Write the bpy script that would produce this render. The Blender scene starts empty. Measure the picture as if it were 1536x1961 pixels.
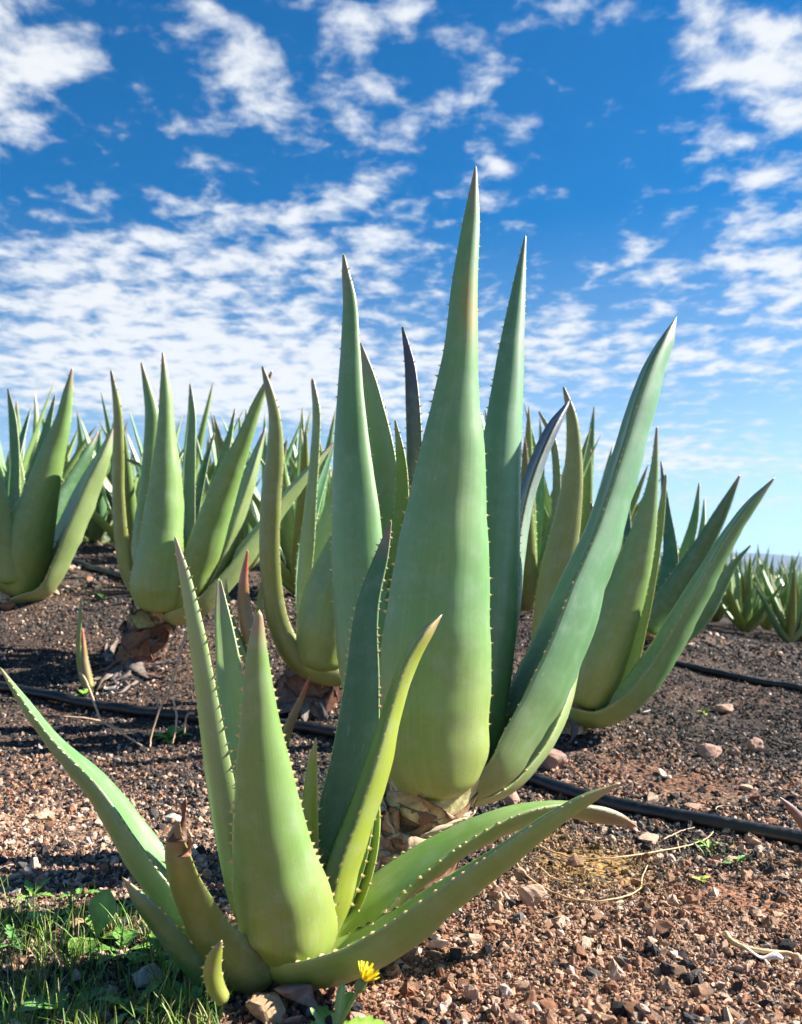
import bpy, bmesh, math, random
import numpy as np
from mathutils import Vector, noise as mnoise

random.seed(7)
rng = np.random.default_rng(11)
scene = bpy.context.scene
COL = scene.collection

# ------------------------------------------------------------------ camera, sky, sun, exposure
F, CX, HY, CZ = 1700.0, 768.0, 1105.0, 0.40     # photo focal length in px, principal column, horizon row, eye height
SUN_DIR = np.array([0.84, 0.20, 0.66]); SUN_DIR /= np.linalg.norm(SUN_DIR)
SUN_EL = math.asin(SUN_DIR[2])
SUN_AZ = math.atan2(SUN_DIR[0], SUN_DIR[1])     # clockwise from +Y

cam_d = bpy.data.cameras.new('camera'); cam = bpy.data.objects.new('camera', cam_d); COL.objects.link(cam)
cam.location = (0, 0, CZ); cam.rotation_euler = (math.radians(90), 0, 0)
cam_d.sensor_fit = 'HORIZONTAL'; cam_d.sensor_width = 24.0; cam_d.lens = 24.0 * F / 1536.0
cam_d.shift_y = (HY - 980.5) / 1536.0
cam_d.clip_start = 0.02; cam_d.clip_end = 30000
cam_d.dof.use_dof = True; cam_d.dof.focus_distance = 1.0; cam_d.dof.aperture_fstop = 9.0
scene.camera = cam

vs = scene.view_settings
vs.view_transform = 'Standard'; vs.look = 'None'; vs.exposure = 1.68; vs.gamma = 1.0; vs.use_curve_mapping = False
scene.cycles.use_denoising = True
scene.cycles.adaptive_threshold = 0.02; scene.cycles.max_bounces = 6; scene.cycles.diffuse_bounces = 3; scene.cycles.transparent_max_bounces = 8; scene.cycles.volume_bounces = 0
scene.cycles.sample_clamp_indirect = 6.0

sun_d = bpy.data.lights.new('sun', 'SUN'); sun = bpy.data.objects.new('sun', sun_d); COL.objects.link(sun)
sun_d.energy = 5.0; sun_d.angle = math.radians(0.5); sun_d.color = (1.0, 0.95, 0.86)
sun.rotation_euler = Vector(SUN_DIR).to_track_quat('Z', 'Y').to_euler()


class NT:
    """small helper for building node trees"""
    def __init__(s, tree): s.t = tree
    def n(s, kind, **kw):
        nd = s.t.nodes.new(kind)
        for k, v in kw.items(): setattr(nd, k, v)
        return nd
    def l(s, a, b): s.t.links.new(a, b)
    def put(s, sock, v):
        if isinstance(v, bpy.types.NodeSocket): s.t.links.new(v, sock)
        else: sock.default_value = v
    def math(s, op, a, b=None, c=None, clamp=False):
        nd = s.n('ShaderNodeMath', operation=op, use_clamp=clamp)
        s.put(nd.inputs[0], a)
        if b is not None: s.put(nd.inputs[1], b)
        if c is not None: s.put(nd.inputs[2], c)
        return nd.outputs[0]
    def vmath(s, op, a, b=None, out=0):
        nd = s.n('ShaderNodeVectorMath', operation=op)
        s.put(nd.inputs[0], a)
        if b is not None: s.put(nd.inputs[1], b)
        return nd.outputs[out]
    def comb(s, x, y, z=0.0):
        nd = s.n('ShaderNodeCombineXYZ'); s.put(nd.inputs[0], x); s.put(nd.inputs[1], y); s.put(nd.inputs[2], z)
        return nd.outputs[0]
    def mix(s, f, a, b, blend='MIX'):
        nd = s.n('ShaderNodeMix', data_type='RGBA', blend_type=blend)
        s.put(nd.inputs['Factor'], f); s.put(nd.inputs['A'], a) if False else None
        s.put(nd.inputs[6], a); s.put(nd.inputs[7], b)
        return nd.outputs[2]
    def noise(s, vec, scale, detail=4, rough=0.55, dist=0.0, out='Fac', dim='3D'):
        nd = s.n('ShaderNodeTexNoise', noise_dimensions=dim); s.put(nd.inputs['Vector'], vec)
        nd.inputs['Scale'].default_value = scale; nd.inputs['Detail'].default_value = detail
        nd.inputs['Roughness'].default_value = rough; nd.inputs['Distortion'].default_value = dist
        return nd.outputs[out]
    def ramp(s, f, lo, hi, a=0.0, b=1.0, smooth=True):
        nd = s.n('ShaderNodeMapRange', interpolation_type='SMOOTHSTEP' if smooth else 'LINEAR')
        s.put(nd.inputs[0], f); s.put(nd.inputs[1], lo); s.put(nd.inputs[2], hi); s.put(nd.inputs[3], a); s.put(nd.inputs[4], b)
        return nd.outputs[0]
    def hsv(s, col, h=0.5, sat=1.0, v=1.0):
        nd = s.n('ShaderNodeHueSaturation'); s.put(nd.inputs['Hue'], h); s.put(nd.inputs['Saturation'], sat); s.put(nd.inputs['Value'], v)
        s.put(nd.inputs['Color'], col); return nd.outputs[0]


def C4(c): return (c[0], c[1], c[2], 1.0)


world = bpy.data.worlds.new('World'); scene.world = world; world.use_nodes = True
wt = world.node_tree
for nd in list(wt.nodes): wt.nodes.remove(nd)
W = NT(wt)
sky = W.n('ShaderNodeTexSky', sky_type='NISHITA', sun_disc=False, sun_elevation=SUN_EL, sun_rotation=SUN_AZ,
          altitude=100.0, air_density=1.0, dust_density=0.15, ozone_density=2.5)
SKY_STRENGTH = 0.05
tc = W.n('ShaderNodeTexCoord')
sep = W.n('ShaderNodeSeparateXYZ'); W.l(tc.outputs['Generated'], sep.inputs[0])
X_, Y_, Z_ = sep.outputs
zc = W.math('ADD', W.math('MAXIMUM', Z_, 0.0), 0.10)
plan = W.comb(W.math('DIVIDE', X_, zc), W.math('DIVIDE', Y_, zc))          # a flat cloud layer overhead
yc = W.math('MAXIMUM', Y_, 0.05)
ab = W.comb(W.math('DIVIDE', X_, yc), W.math('DIVIDE', Z_, yc))
# where the cloud banks stand (azimuth and height tangents), radius, weight
BANKS = [(20, 100, 120, 90, .24), (120, 120, 70, 45, .12), (10, 215, 80, 50, .16), (460, 60, 70, 60, .12), (450, 150, 60, 40, .13), (530, 190, 95, 60, .16), (500, 240, 80, 30, .12), (640, 60, 40, 40, .12), (750, 35, 90, 45, .17), (870, 40, 40, 40, .12),
         (650, 210, 70, 60, .12), (765, 265, 40, 45, .17), (940, 150, 45, 50, .17), (915, 205, 40, 22, .17), (995, 243, 36, 20, .2), (1450, 90, 110, 110, .19), (1520, 180, 70, 90, .17), (1360, 150, 45, 70, .14),
         (1490, 370, 90, 45, .19), (1410, 440, 50, 30, .14), (1510, 540, 90, 80, .26), (1400, 490, 50, 25, .12), (270, 470, 250, 70, .14), (640, 480, 190, 60, .14), (100, 560, 190, 70, .12), (330, 600, 340, 80, .19), (260, 700, 460, 50, .24),
         (330, 760, 330, 30, .22), (640, 690, 260, 70, .10), (720, 375, 80, 28, .17), (600, 395, 70, 22, .13), (400, 400, 60, 16, .13), (1240, 690, 330, 45, .19), (1080, 620, 110, 40, .12), (1230, 520, 60, 18, .25), (1222, 468, 28, 20, .27),
         (955, 320, 30, 26, .17), (950, 385, 30, 14, .17), (1420, 270, 36, 16, .2), (1290, 582, 60, 18, .2), (1120, 850, 260, 35, .22), (1330, 890, 240, 22, .2), (1450, 960, 200, 14, .2), (600, 790, 300, 30, .2), (230, 320, 100, 20, .10), (330, 255, 18, 18, .15), (360, 75, 22, 18, .14), (270, 215, 40, 18, .1),
         (250, 310, 170, 45, -.09), (230, 190, 60, 60, -.06), (840, 290, 60, 60, -.06), (1140, 200, 130, 160, -.10), (1120, 420, 90, 90, -.06)]
cov = None
for (bx_, by_, rx_, ry_, am_) in BANKS:
    md = W.n('ShaderNodeVectorMath', operation='MULTIPLY_ADD'); W.l(ab, md.inputs[0])
    md.inputs[1].default_value = (F / rx_, F / ry_, 0); md.inputs[2].default_value = (-(bx_ - CX) / rx_, -(HY - by_) / ry_, 0)
    g = W.math('POWER', 0.4966, W.vmath('DOT_PRODUCT', md.outputs[0], md.outputs[0], out=1))
    cov = W.math('MULTIPLY_ADD', g, am_, cov if cov is not None else 0.0)
inview = W.math('MULTIPLY', W.ramp(Y_, 0.2, 0.5), W.ramp(W.math('ABSOLUTE', W.math('DIVIDE', X_, yc)), 0.5, 1.0, 1.0, 0.0))
cov = W.math('ADD', W.math('MULTIPLY', cov, inview), W.math('MULTIPLY', W.math('SUBTRACT', 1.0, inview), 0.0))   # no banks out of view: fewer clouds there, to deepen the shade
n1 = W.noise(plan, 9.5, 7, 0.56, 0.15, dim='2D')
n3 = W.noise(plan, 30.0, 4, 0.6, 0.2, dim='2D')
n2 = W.noise(plan, 1.7, 2, 0.5, dim='2D')
nn = W.math('ADD', W.math('ADD', W.math('MULTIPLY', n1, 0.89), W.math('MULTIPLY', n3, 0.14)), W.math('MULTIPLY', n2, -0.04))
dens = W.math('ADD', nn, cov)
alpha = W.ramp(dens, 0.51, 0.84)
alpha = W.math('MULTIPLY', alpha, W.ramp(Z_, 0.0, 0.14, 0.30, 0.97))
thick = W.ramp(dens, 0.66, 0.92)
skyc = W.hsv(sky.outputs[0], 0.5, W.ramp(Z_, 0.02, 0.45, 0.80, 1.58), W.ramp(Z_, 0.0, 0.38, 1.0, 0.80))
skyc = W.vmath('MULTIPLY', skyc, (0.88, 0.98, 1.03))
skyc = W.mix(W.ramp(Z_, 0.0, 0.22), W.vmath('MULTIPLY', skyc, (0.70, 0.80, 0.96)), skyc)
cloudc = W.mix(thick, (5.0, 5.35, 5.8, 1), (5.9, 6.0, 6.1, 1))
final = W.mix(alpha, skyc, cloudc)
world.cycles.sampling_method = 'MANUAL'; world.cycles.sample_map_resolution = 256
bg = W.n('ShaderNodeBackground'); W.l(final, bg.inputs[0]); bg.inputs[1].default_value = SKY_STRENGTH
wo = W.n('ShaderNodeOutputWorld'); W.l(bg.outputs[0], wo.inputs[0])

# ------------------------------------------------------------------ helpers
def tag(o, label=None, cat=None, group=None, kind=None):
    if label: o['label'] = label
    if cat: o['category'] = cat
    if group: o['group'] = group
    if kind: o['kind'] = kind
    return o


def empty(name, loc, label=None, cat=None, group=None):
    o = bpy.data.objects.new(name, None); COL.objects.link(o); o.location = tuple(float(v) for v in loc)
    o.empty_display_size = 0.05
    return tag(o, label, cat, group)


def mesh_obj(name, verts, faces, mats, parent=None, cols=None, uvs=None, smooth=True, matidx=None, loc=None, colname='col'):
    me = bpy.data.meshes.new(name)
    v = np.asarray(verts, dtype=float)
    me.from_pydata(v.tolist(), [], [tuple(int(i) for i in f) for f in faces])
    for m in (mats if isinstance(mats, (list, tuple)) else [mats]): me.materials.append(m)
    if smooth: me.polygons.foreach_set('use_smooth', np.ones(len(me.polygons), dtype=bool))
    if matidx is not None: me.polygons.foreach_set('material_index', np.asarray(matidx, dtype=np.int32))
    if cols is not None:
        at = me.attributes.new(colname, 'FLOAT_COLOR', 'POINT')
        c = np.ones((len(v), 4)); c[:, :3] = cols
        at.data.foreach_set('color', c.astype(np.float32).ravel())
    if uvs is not None:
        at = me.attributes.new('lf', 'FLOAT_VECTOR', 'POINT')
        at.data.foreach_set('vector', np.asarray(uvs, dtype=np.float32).ravel())
    me.update()
    o = bpy.data.objects.new(name, me); COL.objects.link(o)
    if parent is not None: o.parent = parent
    if loc is not None: o.location = tuple(float(x) for x in loc)
    return o


def sm(x, a, b):
    t = np.clip((x - a) / (b - a), 0, 1); return t * t * (3 - 2 * t)


def unit(v): return v / np.maximum(np.linalg.norm(v, axis=-1, keepdims=True), 1e-9)


def at(px, py, Y): return np.array([(px - CX) / F * Y, Y, CZ - (py - HY) / F * Y])


def hash2(ix, iy, seed):
    h = (ix.astype(np.int64) * 374761393 + iy.astype(np.int64) * 668265263 + seed * 974634777) & 0xffffffff
    h = ((h ^ (h >> 13)) * 1274126177) & 0xffffffff
    return ((h ^ (h >> 16)) & 0xffff) / 65535.0


def vnoise(x, y, seed=0):
    x = np.asarray(x, float); y = np.asarray(y, float)
    ix = np.floor(x); iy = np.floor(y); fx = x - ix; fy = y - iy
    fx = fx * fx * (3 - 2 * fx); fy = fy * fy * (3 - 2 * fy)
    a = hash2(ix, iy, seed); b = hash2(ix + 1, iy, seed); c = hash2(ix, iy + 1, seed); d = hash2(ix + 1, iy + 1, seed)
    return (a + (b - a) * fx) * (1 - fy) + (c + (d - c) * fx) * fy - 0.5


# ------------------------------------------------------------------ terrain height
GCTRL = [(700, 1900, .86), (1536, 1961, .80), (0, 1961, .80), (0, 1700, 1.12), (400, 1620, 1.25), (790, 1700, 1.14), (1200, 1705, 1.12),
         (1536, 1626, 1.36), (1270, 1572, 1.5), (1010, 1503, 1.75), (650, 1415, 2.05), (300, 1378, 2.2), (0, 1330, 2.35), (1090, 1398, 2.1),
         (590, 1350, 2.25), (285, 1260, 2.6), (155, 1300, 2.5), (40, 1150, 3.2), (170, 1045, 4.6), (1240, 1215, 3.2), (1290, 1278, 3.0),
         (1536, 1326, 2.7), (1400, 1405, 2.2), (1500, 1226, 7.5), (1380, 1218, 6.5), (1536, 1252, 5.0), (1010, 1185, 3.4), (760, 1150, 4.0),
         (0, 1040, 6), (400, 1060, 6), (640, 1080, 7), (900, 1110, 8), (1150, 1150, 8), (0, 1070, 20), (768, 1095, 20), (1536, 1150, 20), (1536, 1190, 11),
         (-200, 1330, 2.3), (1750, 1640, 1.36), (-200, 1960, .8), (1750, 1960, .8), (700, 2300, .5)]
_g = np.array([((px - CX) / F, math.log(Y), CZ - (py - HY) / F * Y) for px, py, Y in GCTRL])


def _tpsk(d2): return np.where(d2 > 1e-12, 0.5 * d2 * np.log(np.maximum(d2, 1e-12)), 0.0)


_n = len(_g)
_q = _g[:, :2] * np.array([1.6, 1.0])
_K = _tpsk(((_q[:, None] - _q[None]) ** 2).sum(-1)) + np.eye(_n) * 0.004
_Pm = np.hstack([np.ones((_n, 1)), _q])
_A = np.block([[_K, _Pm], [_Pm.T, np.zeros((3, 3))]])
_sol = np.linalg.solve(_A, np.concatenate([_g[:, 2], np.zeros(3)]))


def gz(x, y):
    x = np.asarray(x, float); y = np.asarray(y, float)
    yy = np.clip(y, 0.55, 20.0)
    a = np.clip(x / np.maximum(yy, y), -0.62, 0.62)
    q = np.stack([a * 1.6, np.log(yy)], -1)
    shp = q.shape[:-1]; q = q.reshape(-1, 2)
    z = np.empty(len(q))
    for i in range(0, len(q), 20000):
        s_ = slice(i, i + 20000)
        z[s_] = _tpsk(((q[s_, None] - _q[None]) ** 2).sum(-1)) @ _sol[:_n] + _sol[_n] + q[s_] @ _sol[_n + 1:]
    z = z.reshape(shp)
    far = sm(y, 20, 160)
    z = z * (1 - far) - 1.6 * far
    d = np.hypot(x, y)
    amp = np.clip(d / 3.0, 0.15, 1.0) * (1 - sm(y, 30, 120))
    z = z + 0.022 * amp * vnoise(x * 3.1, y * 3.1, 3) + 0.014 * np.clip(amp, .5, 1) * vnoise(x * 9, y * 9, 5) + 0.006 * vnoise(x * 27, y * 27, 9) * (y < 30)
    return z


def ground_at(px, py):
    """where the line of sight through a photo pixel meets the terrain"""
    Y = np.concatenate([np.linspace(.6, 6, 700), np.linspace(6, 40, 400)])
    x = (px - CX) / F * Y; z = CZ - (py - HY) / F * Y
    hit = np.nonzero(z <= gz(x, Y))[0]
    i = hit[0] if len(hit) else len(Y) - 1
    return np.array([x[i], Y[i], float(gz(x[i], Y[i]))])


# ------------------------------------------------------------------ materials
def new_mat(name):
    m = bpy.data.materials.new(name); m.use_nodes = True
    t = m.node_tree
    for nd in list(t.nodes): t.nodes.remove(nd)
    T = NT(t)
    out = T.n('ShaderNodeOutputMaterial'); b = T.n('ShaderNodeBsdfPrincipled'); T.l(b.outputs[0], out.inputs[0])
    return m, T, b


def bump(T, b, h, strength, dist):
    bm_ = T.n('ShaderNodeBump'); bm_.inputs['Strength'].default_value = strength; bm_.inputs['Distance'].default_value = dist
    T.l(h, bm_.inputs['Height']); T.l(bm_.outputs[0], b.inputs['Normal'])


def leaf_material(name, detailed=True):
    m, T, b = new_mat(name)
    c = T.n('ShaderNodeAttribute', attribute_name='col').outputs['Color']
    lf = T.n('ShaderNodeAttribute', attribute_name='lf').outputs['Vector']
    oi = T.n('ShaderNodeObjectInfo')
    tcn = T.n('ShaderNodeTexCoord').outputs['Object']
    off = T.comb(T.math('MULTIPLY', oi.outputs['Random'], 37.0), T.math('MULTIPLY', oi.outputs['Random'], 11.0), 0.0)
    st = T.vmath('ADD', T.vmath('MULTIPLY', lf, (26.0, 5.0, 26.0)), off)
    streak = T.noise(st, 1.0, 4, 0.6)
    patch = T.noise(T.vmath('ADD', T.vmath('MULTIPLY', lf, (1.6, 7.0, 1.6)), off), 1.0, 3, 0.55)
    speck = T.noise(tcn, 900.0, 2, 0.5)
    v = T.math('ADD', T.ramp(streak, 0.25, 0.75, -0.09, 0.09, False), 1.0)
    v = T.math('ADD', v, T.ramp(patch, 0.25, 0.75, -0.14, 0.14, False))
    v = T.math('MULTIPLY', v, T.ramp(oi.outputs['Random'], 0, 1, 0.93, 1.07, False))
    cc = T.hsv(c, T.ramp(patch, 0.2, 0.8, 0.486, 0.508, False), T.ramp(streak, 0.2, 0.8, 1.12, 1.0, False), v)
    # waxy, dusty bloom
    bloom = T.math('MULTIPLY', T.ramp(T.noise(tcn, 38.0, 5, 0.65), 0.42, 0.75), 0.17)
    cc = T.mix(bloom, cc, (0.46, 0.50, 0.42, 1))
    if detailed:
        dots = T.ramp(T.noise(tcn, 260.0, 1, 0.4), 0.74, 0.79)
        cc = T.mix(T.math('MULTIPLY', dots, 0.5), cc, (0.10, 0.11, 0.05, 1))
    sepl = T.n('ShaderNodeSeparateXYZ'); T.l(lf, sepl.inputs[0])
    low = T.ramp(sepl.outputs[1], 0.0, 0.28, 1.0, 0.0)
    spl = T.ramp(T.math('ADD', T.noise(tcn, 150.0, 4, 0.7), T.math('MULTIPLY', low, 0.10)), 0.66, 0.74)
    cc = T.mix(T.math('MULTIPLY', spl, 0.45), cc, (0.30, 0.21, 0.13, 1))
    scar = T.ramp(T.noise(T.vmath('ADD', T.vmath('MULTIPLY', lf, (9.0, 60.0, 9.0)), off), 1.0, 2, 0.5), 0.70, 0.76)
    cc = T.mix(T.math('MULTIPLY', scar, 0.36), cc, (0.36, 0.38, 0.24, 1))
    T.l(cc, b.inputs['Base Color'])
    T.l(T.ramp(patch, 0.2, 0.8, 0.36, 0.52, False), b.inputs['Roughness'])
    b.inputs['Specular IOR Level'].default_value = 0.75
    b.inputs['Coat Weight'].default_value = 0.36; b.inputs['Coat Roughness'].default_value = 0.50
    b.inputs['Subsurface Weight'].default_value = 0.16
    b.inputs['Subsurface Radius'].default_value = (0.35, 1.0, 0.18)
    b.inputs['Subsurface Scale'].default_value = 0.007
    h = T.math('ADD', T.math('MULTIPLY', streak, 0.6), T.math('MULTIPLY', speck, 0.18))
    bump(T, b, h, 0.22, 0.0008)
    return m


M_LEAF = leaf_material('aloe_leaf')
M_LEAF_FAR = leaf_material('aloe_leaf_field', False)


def plain(name, col, rough=0.6, nscale=40., namt=0.25, bstr=0.0, bdist=0.001, spec=0.5, attr=None, sss=0.0, streak=None):
    m, T, b = new_mat(name)
    tcn = T.n('ShaderNodeTexCoord').outputs['Object']
    base = T.n('ShaderNodeAttribute', attribute_name=attr).outputs['Color'] if attr else None
    nz = T.noise(T.vmath('MULTIPLY', tcn, streak) if streak else tcn, nscale, 5, 0.6)
    v = T.ramp(nz, 0.25, 0.75, 1 - namt, 1 + namt, False)
    cc = T.hsv(base if base is not None else C4(col), 0.5, 1.0, v)
    T.l(cc, b.inputs['Base Color']); b.inputs['Roughness'].default_value = rough; b.inputs['Specular IOR Level'].default_value = spec
    if sss: b.inputs['Subsurface Weight'].default_value = sss; b.inputs['Subsurface Scale'].default_value = 0.004
    if bstr: bump(T, b, nz, bstr, bdist)
    return m


M_SPINE = plain('spine', (0.62, 0.47, 0.22), 0.5, 300, 0.2)
M_TRUNK = plain('trunk_bark', (0.20, 0.12, 0.07), 0.85, 60, 0.45, 0.8, 0.004, 0.2)
M_SHEATH = plain('dried_sheath', (0.4, 0.3, 0.2), 0.6, 90, 0.35, 0.7, 0.002, 0.35, attr='col')
def hose_material():
    m, T, b = new_mat('hose_plastic')
    p = T.n('ShaderNodeTexCoord').outputs['Object']
    d = T.math('MULTIPLY', T.ramp(T.noise(p, 55.0, 6, 0.7), 0.46, 0.75), 0.5)
    T.l(T.mix(d, (0.010, 0.011, 0.013, 1), (0.10, 0.075, 0.06, 1)), b.inputs['Base Color'])
    T.l(T.ramp(d, 0.0, 0.4, 0.34, 0.75, False), b.inputs['Roughness'])
    bump(T, b, T.noise(p, 160.0, 3, 0.6), 0.25, 0.001)
    return m


M_HOSE = hose_material()
M_STRAW = plain('dry_straw', (0.55, 0.38, 0.20), 0.6, 80, 0.35, 0.3, 0.0006)
M_TWIG = plain('dry_twig', (0.50, 0.35, 0.22), 0.65, 80, 0.35, 0.3, 0.0006)
M_GRASS = plain('grass_blade', (0.1, 0.2, 0.03), 0.5, 60, 0.25, attr='col', sss=0.15)
M_WEED = plain('weed_leaf', (0.1, 0.2, 0.03), 0.5, 120, 0.22, 0.3, 0.001, attr='col', sss=0.15)
M_PETAL = plain('yellow_petal', (0.78, 0.62, 0.01), 0.5, 100, 0.1, sss=0.1)


def rock_material(name, attr_type):
    m, T, b = new_mat(name)
    tcn = T.n('ShaderNodeTexCoord').outputs['Object']
    a = T.n('ShaderNodeAttribute', attribute_name='scol', attribute_type=attr_type).outputs['Color']
    big = T.noise(tcn, 1.6 if attr_type == 'INSTANCER' else 45.0, 4, 0.6)
    fine = T.noise(tcn, 5.0 if attr_type == 'INSTANCER' else 220.0, 5, 0.7)
    v = T.math('MULTIPLY', T.ramp(big, 0.25, 0.75, 0.72, 1.28, False), T.ramp(fine, 0.25, 0.75, 0.75, 1.25, False))
    T.l(T.hsv(a, T.ramp(big, 0.2, 0.8, 0.49, 0.512, False), 1.0, v), b.inputs['Base Color'])
    b.inputs['Roughness'].default_value = 0.9; b.inputs['Specular IOR Level'].default_value = 0.25
    if attr_type == 'INSTANCER': bump(T, b, fine, 0.9, 0.0012)
    else: bump(T, b, fine, 0.8, 0.003)
    return m


M_GRAVEL = rock_material('cinder_gravel', 'INSTANCER')
M_ROCK = rock_material('loose_rock', 'GEOMETRY')


def ground_material():
    m, T, b = new_mat('volcanic_soil')
    pos = T.n('ShaderNodeNewGeometry').outputs['Position']
    gcol = T.n('ShaderNodeAttribute', attribute_name='col').outputs['Color']
    f1 = T.noise(pos, 95.0, 6, 0.7)
    f2 = T.noise(pos, 28.0, 4, 0.6)
    f3 = T.noise(pos, 2.6, 4, 0.6)
    vor = T.n('ShaderNodeTexVoronoi'); T.l(pos, vor.inputs['Vector']); vor.inputs['Scale'].default_value = 130.0
    cell = T.n('ShaderNodeSeparateColor'); T.l(vor.outputs['Color'], cell.inputs[0])
    v = T.math('MULTIPLY', T.ramp(f1, 0.3, 0.7, 0.6, 1.4, False), T.ramp(f2, 0.3, 0.7, 0.75, 1.25, False))
    cc = T.hsv(gcol, 0.5, 1.0, v)
    cc = T.mix(T.ramp(cell.outputs[0], 0.62, 0.7), cc, T.hsv(gcol, 0.5, 0.6, 0.30))
    cc = T.mix(T.math('MULTIPLY', T.ramp(cell.outputs[1], 0.8, 0.9), 0.25), cc, (0.34, 0.22, 0.16, 1))
    T.l(cc, b.inputs['Base Color']); b.inputs['Roughness'].default_value = 0.95; b.inputs['Specular IOR Level'].default_value = 0.15
    h = T.math('ADD', T.math('MULTIPLY', f1, 0.5), T.math('MULTIPLY', vor.outputs['Distance'], -0.7))
    bump(T, b, h, 0.9, 0.008)
    return m


M_GROUND = ground_material()

# ------------------------------------------------------------------ ground
RED = np.array([.24, .095, .045]); BROWN = np.array([.29, .18, .115]); BLACK = np.array([.030, .026, .026]); TAN = np.array([.34, .205, .14])
OCHRE = np.array([.36, .21, .06]); MOSS = np.array([.10, .085, .025]); GREY = np.array([.12, .105, .095])


def blob(x, y, px, py, rpx, squash=1.0):
    c = ground_at(px, py); r = rpx / F * c[1]
    return np.exp(-(((x - c[0]) / r) ** 2 + ((y - c[1]) / (r * 2.0 * squash)) ** 2))


def soil_weights(x, y):
    """dark, red, ochre shares of the ground tone at a place, some sun and shade painted in"""
    n_ = vnoise(x * 2.3, y * 1.7, 21) + 0.5 * vnoise(x * 6, y * 5, 22)
    dark = np.clip(0.56 + 1.1 * n_, 0, 1) * sm(y, 0.98, 1.45)
    dark = np.maximum(dark, (0.90 + .4 * vnoise(x * 4, y * 3, 24)) * sm(y, 1.55, 2.1))
    dark = np.clip(dark, 0, 1); dark = np.maximum(dark, 0.75 * sm(y, 2.5, 3.2) + .25 * sm(y, 4, 6))
    dark = np.maximum(dark, 0.85 * blob(x, y, 1280, 1600, 170, .7))
    dark = np.maximum(dark, 0.97 * blob(x, y, 1330, 1300, 330, .8))
    dark = np.maximum(dark, 0.75 * blob(x, y, 180, 1250, 200, .6))
    dark = np.maximum(dark, 0.8 * blob(x, y, 420, 1480, 110, .6))
    dark = np.maximum(dark, 0.6 * blob(x, y, 120, 1850, 260, .6))  # blacker soil paints in the shadow over the front-left ground
    dark = dark * (1 - .85 * np.maximum(blob(x, y, 130, 1580, 210, .6), .8 * blob(x, y, 330, 1600, 120, .5)))  # less black at left: sunlight on the soil put into its tone
    red = np.clip(0.25 + 1.1 * vnoise(x * 1.9 + 7, y * 1.6, 31), 0, 1)
    red = np.maximum(red, 0.9 * blob(x, y, 1330, 1700, 90, .6)); red = np.maximum(red, .9 * blob(x, y, 1330, 1500, 170, .4))
    red = np.maximum(red, 0.5 * blob(x, y, 120, 1500, 200, .6)); red = np.maximum(red, .8 * blob(x, y, 1400, 1720, 160, .5))
    och = np.maximum(blob(x, y, 1130, 1660, 95, .7), .55 * blob(x, y, 1050, 1610, 70, .6))
    return dark, red, och


def ground_color(x, y):
    d, r, o = soil_weights(x, y)
    c = BROWN[None] * (1 - r[:, None]) + RED[None] * r[:, None]
    c = c * (1 - d[:, None] * .92) + BLACK[None] * (d[:, None] * .92)
    c = c * (1 - o[:, None]) + OCHRE[None] * o[:, None]
    return c


def graded(a, b, n, p=2.2):
    t = np.linspace(0, 1, n); return a + (b - a) * t ** p


rows = np.concatenate([np.linspace(-6, 0.3, 12)[:-1], 0.3 * (12 / 0.3) ** np.linspace(0, 1, 330), 12 * (9000 / 12) ** np.linspace(0, 1, 60)[1:]])
cols_ = np.linspace(-1, 1, 301)
hw = np.maximum(2.2, 1.0 * np.abs(rows) + 1.6)
hw = np.where(rows > 12, 1.1 * rows + 2, hw)
XX = np.sign(cols_)[None] * (np.abs(cols_)[None] ** 1.25) * hw[:, None]; YY = np.repeat(rows[:, None], len(cols_), 1)
ZZ = gz(XX, YY)
gv = np.stack([XX, YY, ZZ], -1).reshape(-1, 3)
R_, K_ = XX.shape
ii = (np.arange(R_ - 1)[:, None] * K_ + np.arange(K_ - 1)[None]).ravel()
gf = np.stack([ii, ii + 1, ii + K_ + 1, ii + K_], 1)
ground = mesh_obj('ground', gv, gf, M_GROUND, cols=ground_color(gv[:, 0], gv[:, 1]))
tag(ground, 'dark reddish volcanic cinder soil of the aloe field', None, None, 'structure')

# far hills across the plain
def hill_range(name, Y, prof, col, depth):
    xs = np.linspace(-0.75, 0.95, 150) * Y
    vv, ff = [], []
    nr = 9
    for j in range(nr):
        t = j / (nr - 1)
        for x in xs:
            pxx = x / Y * F + CX
            h = (HY - np.interp(pxx, prof[0], prof[1])) / F * Y + 3
            f = math.sin(t * math.pi) ** 0.8 if 0 < t < 1 else 0
            yy = Y + (t - .5) * depth
            nz = mnoise.fractal(Vector((x / 420., yy / 420., 2.2)), 0.9, 2.1, 5)
            vv.append((x, yy, -4 + (h + 4) * f * (1 + 0.16 * nz)))
    n = len(xs)
    for j in range(nr - 1):
        for i in range(n - 1):
            a = j * n + i; ff.append((a, a + 1, a + n + 1, a + n))
    m = plain(name + '_scrub', col, 0.95, 0.02, 0.3)
    return tag(mesh_obj(name, vv, ff, m), None, None, None, 'structure')


hill_range('hills', 3600, ([-600, 300, 900, 1250, 1330, 1420, 1536, 1800, 2400], [1104, 1098, 1094, 1078, 1062, 1060, 1070, 1074, 1090]), (.05, .048, .04), 1500)
hill_range('hills', 2100, ([-600, 300, 1000, 1300, 1400, 1480, 1560, 1800, 2400], [1106, 1104, 1100, 1092, 1080, 1094, 1102, 1100, 1104]), (.045, .045, .034), 900)

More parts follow.
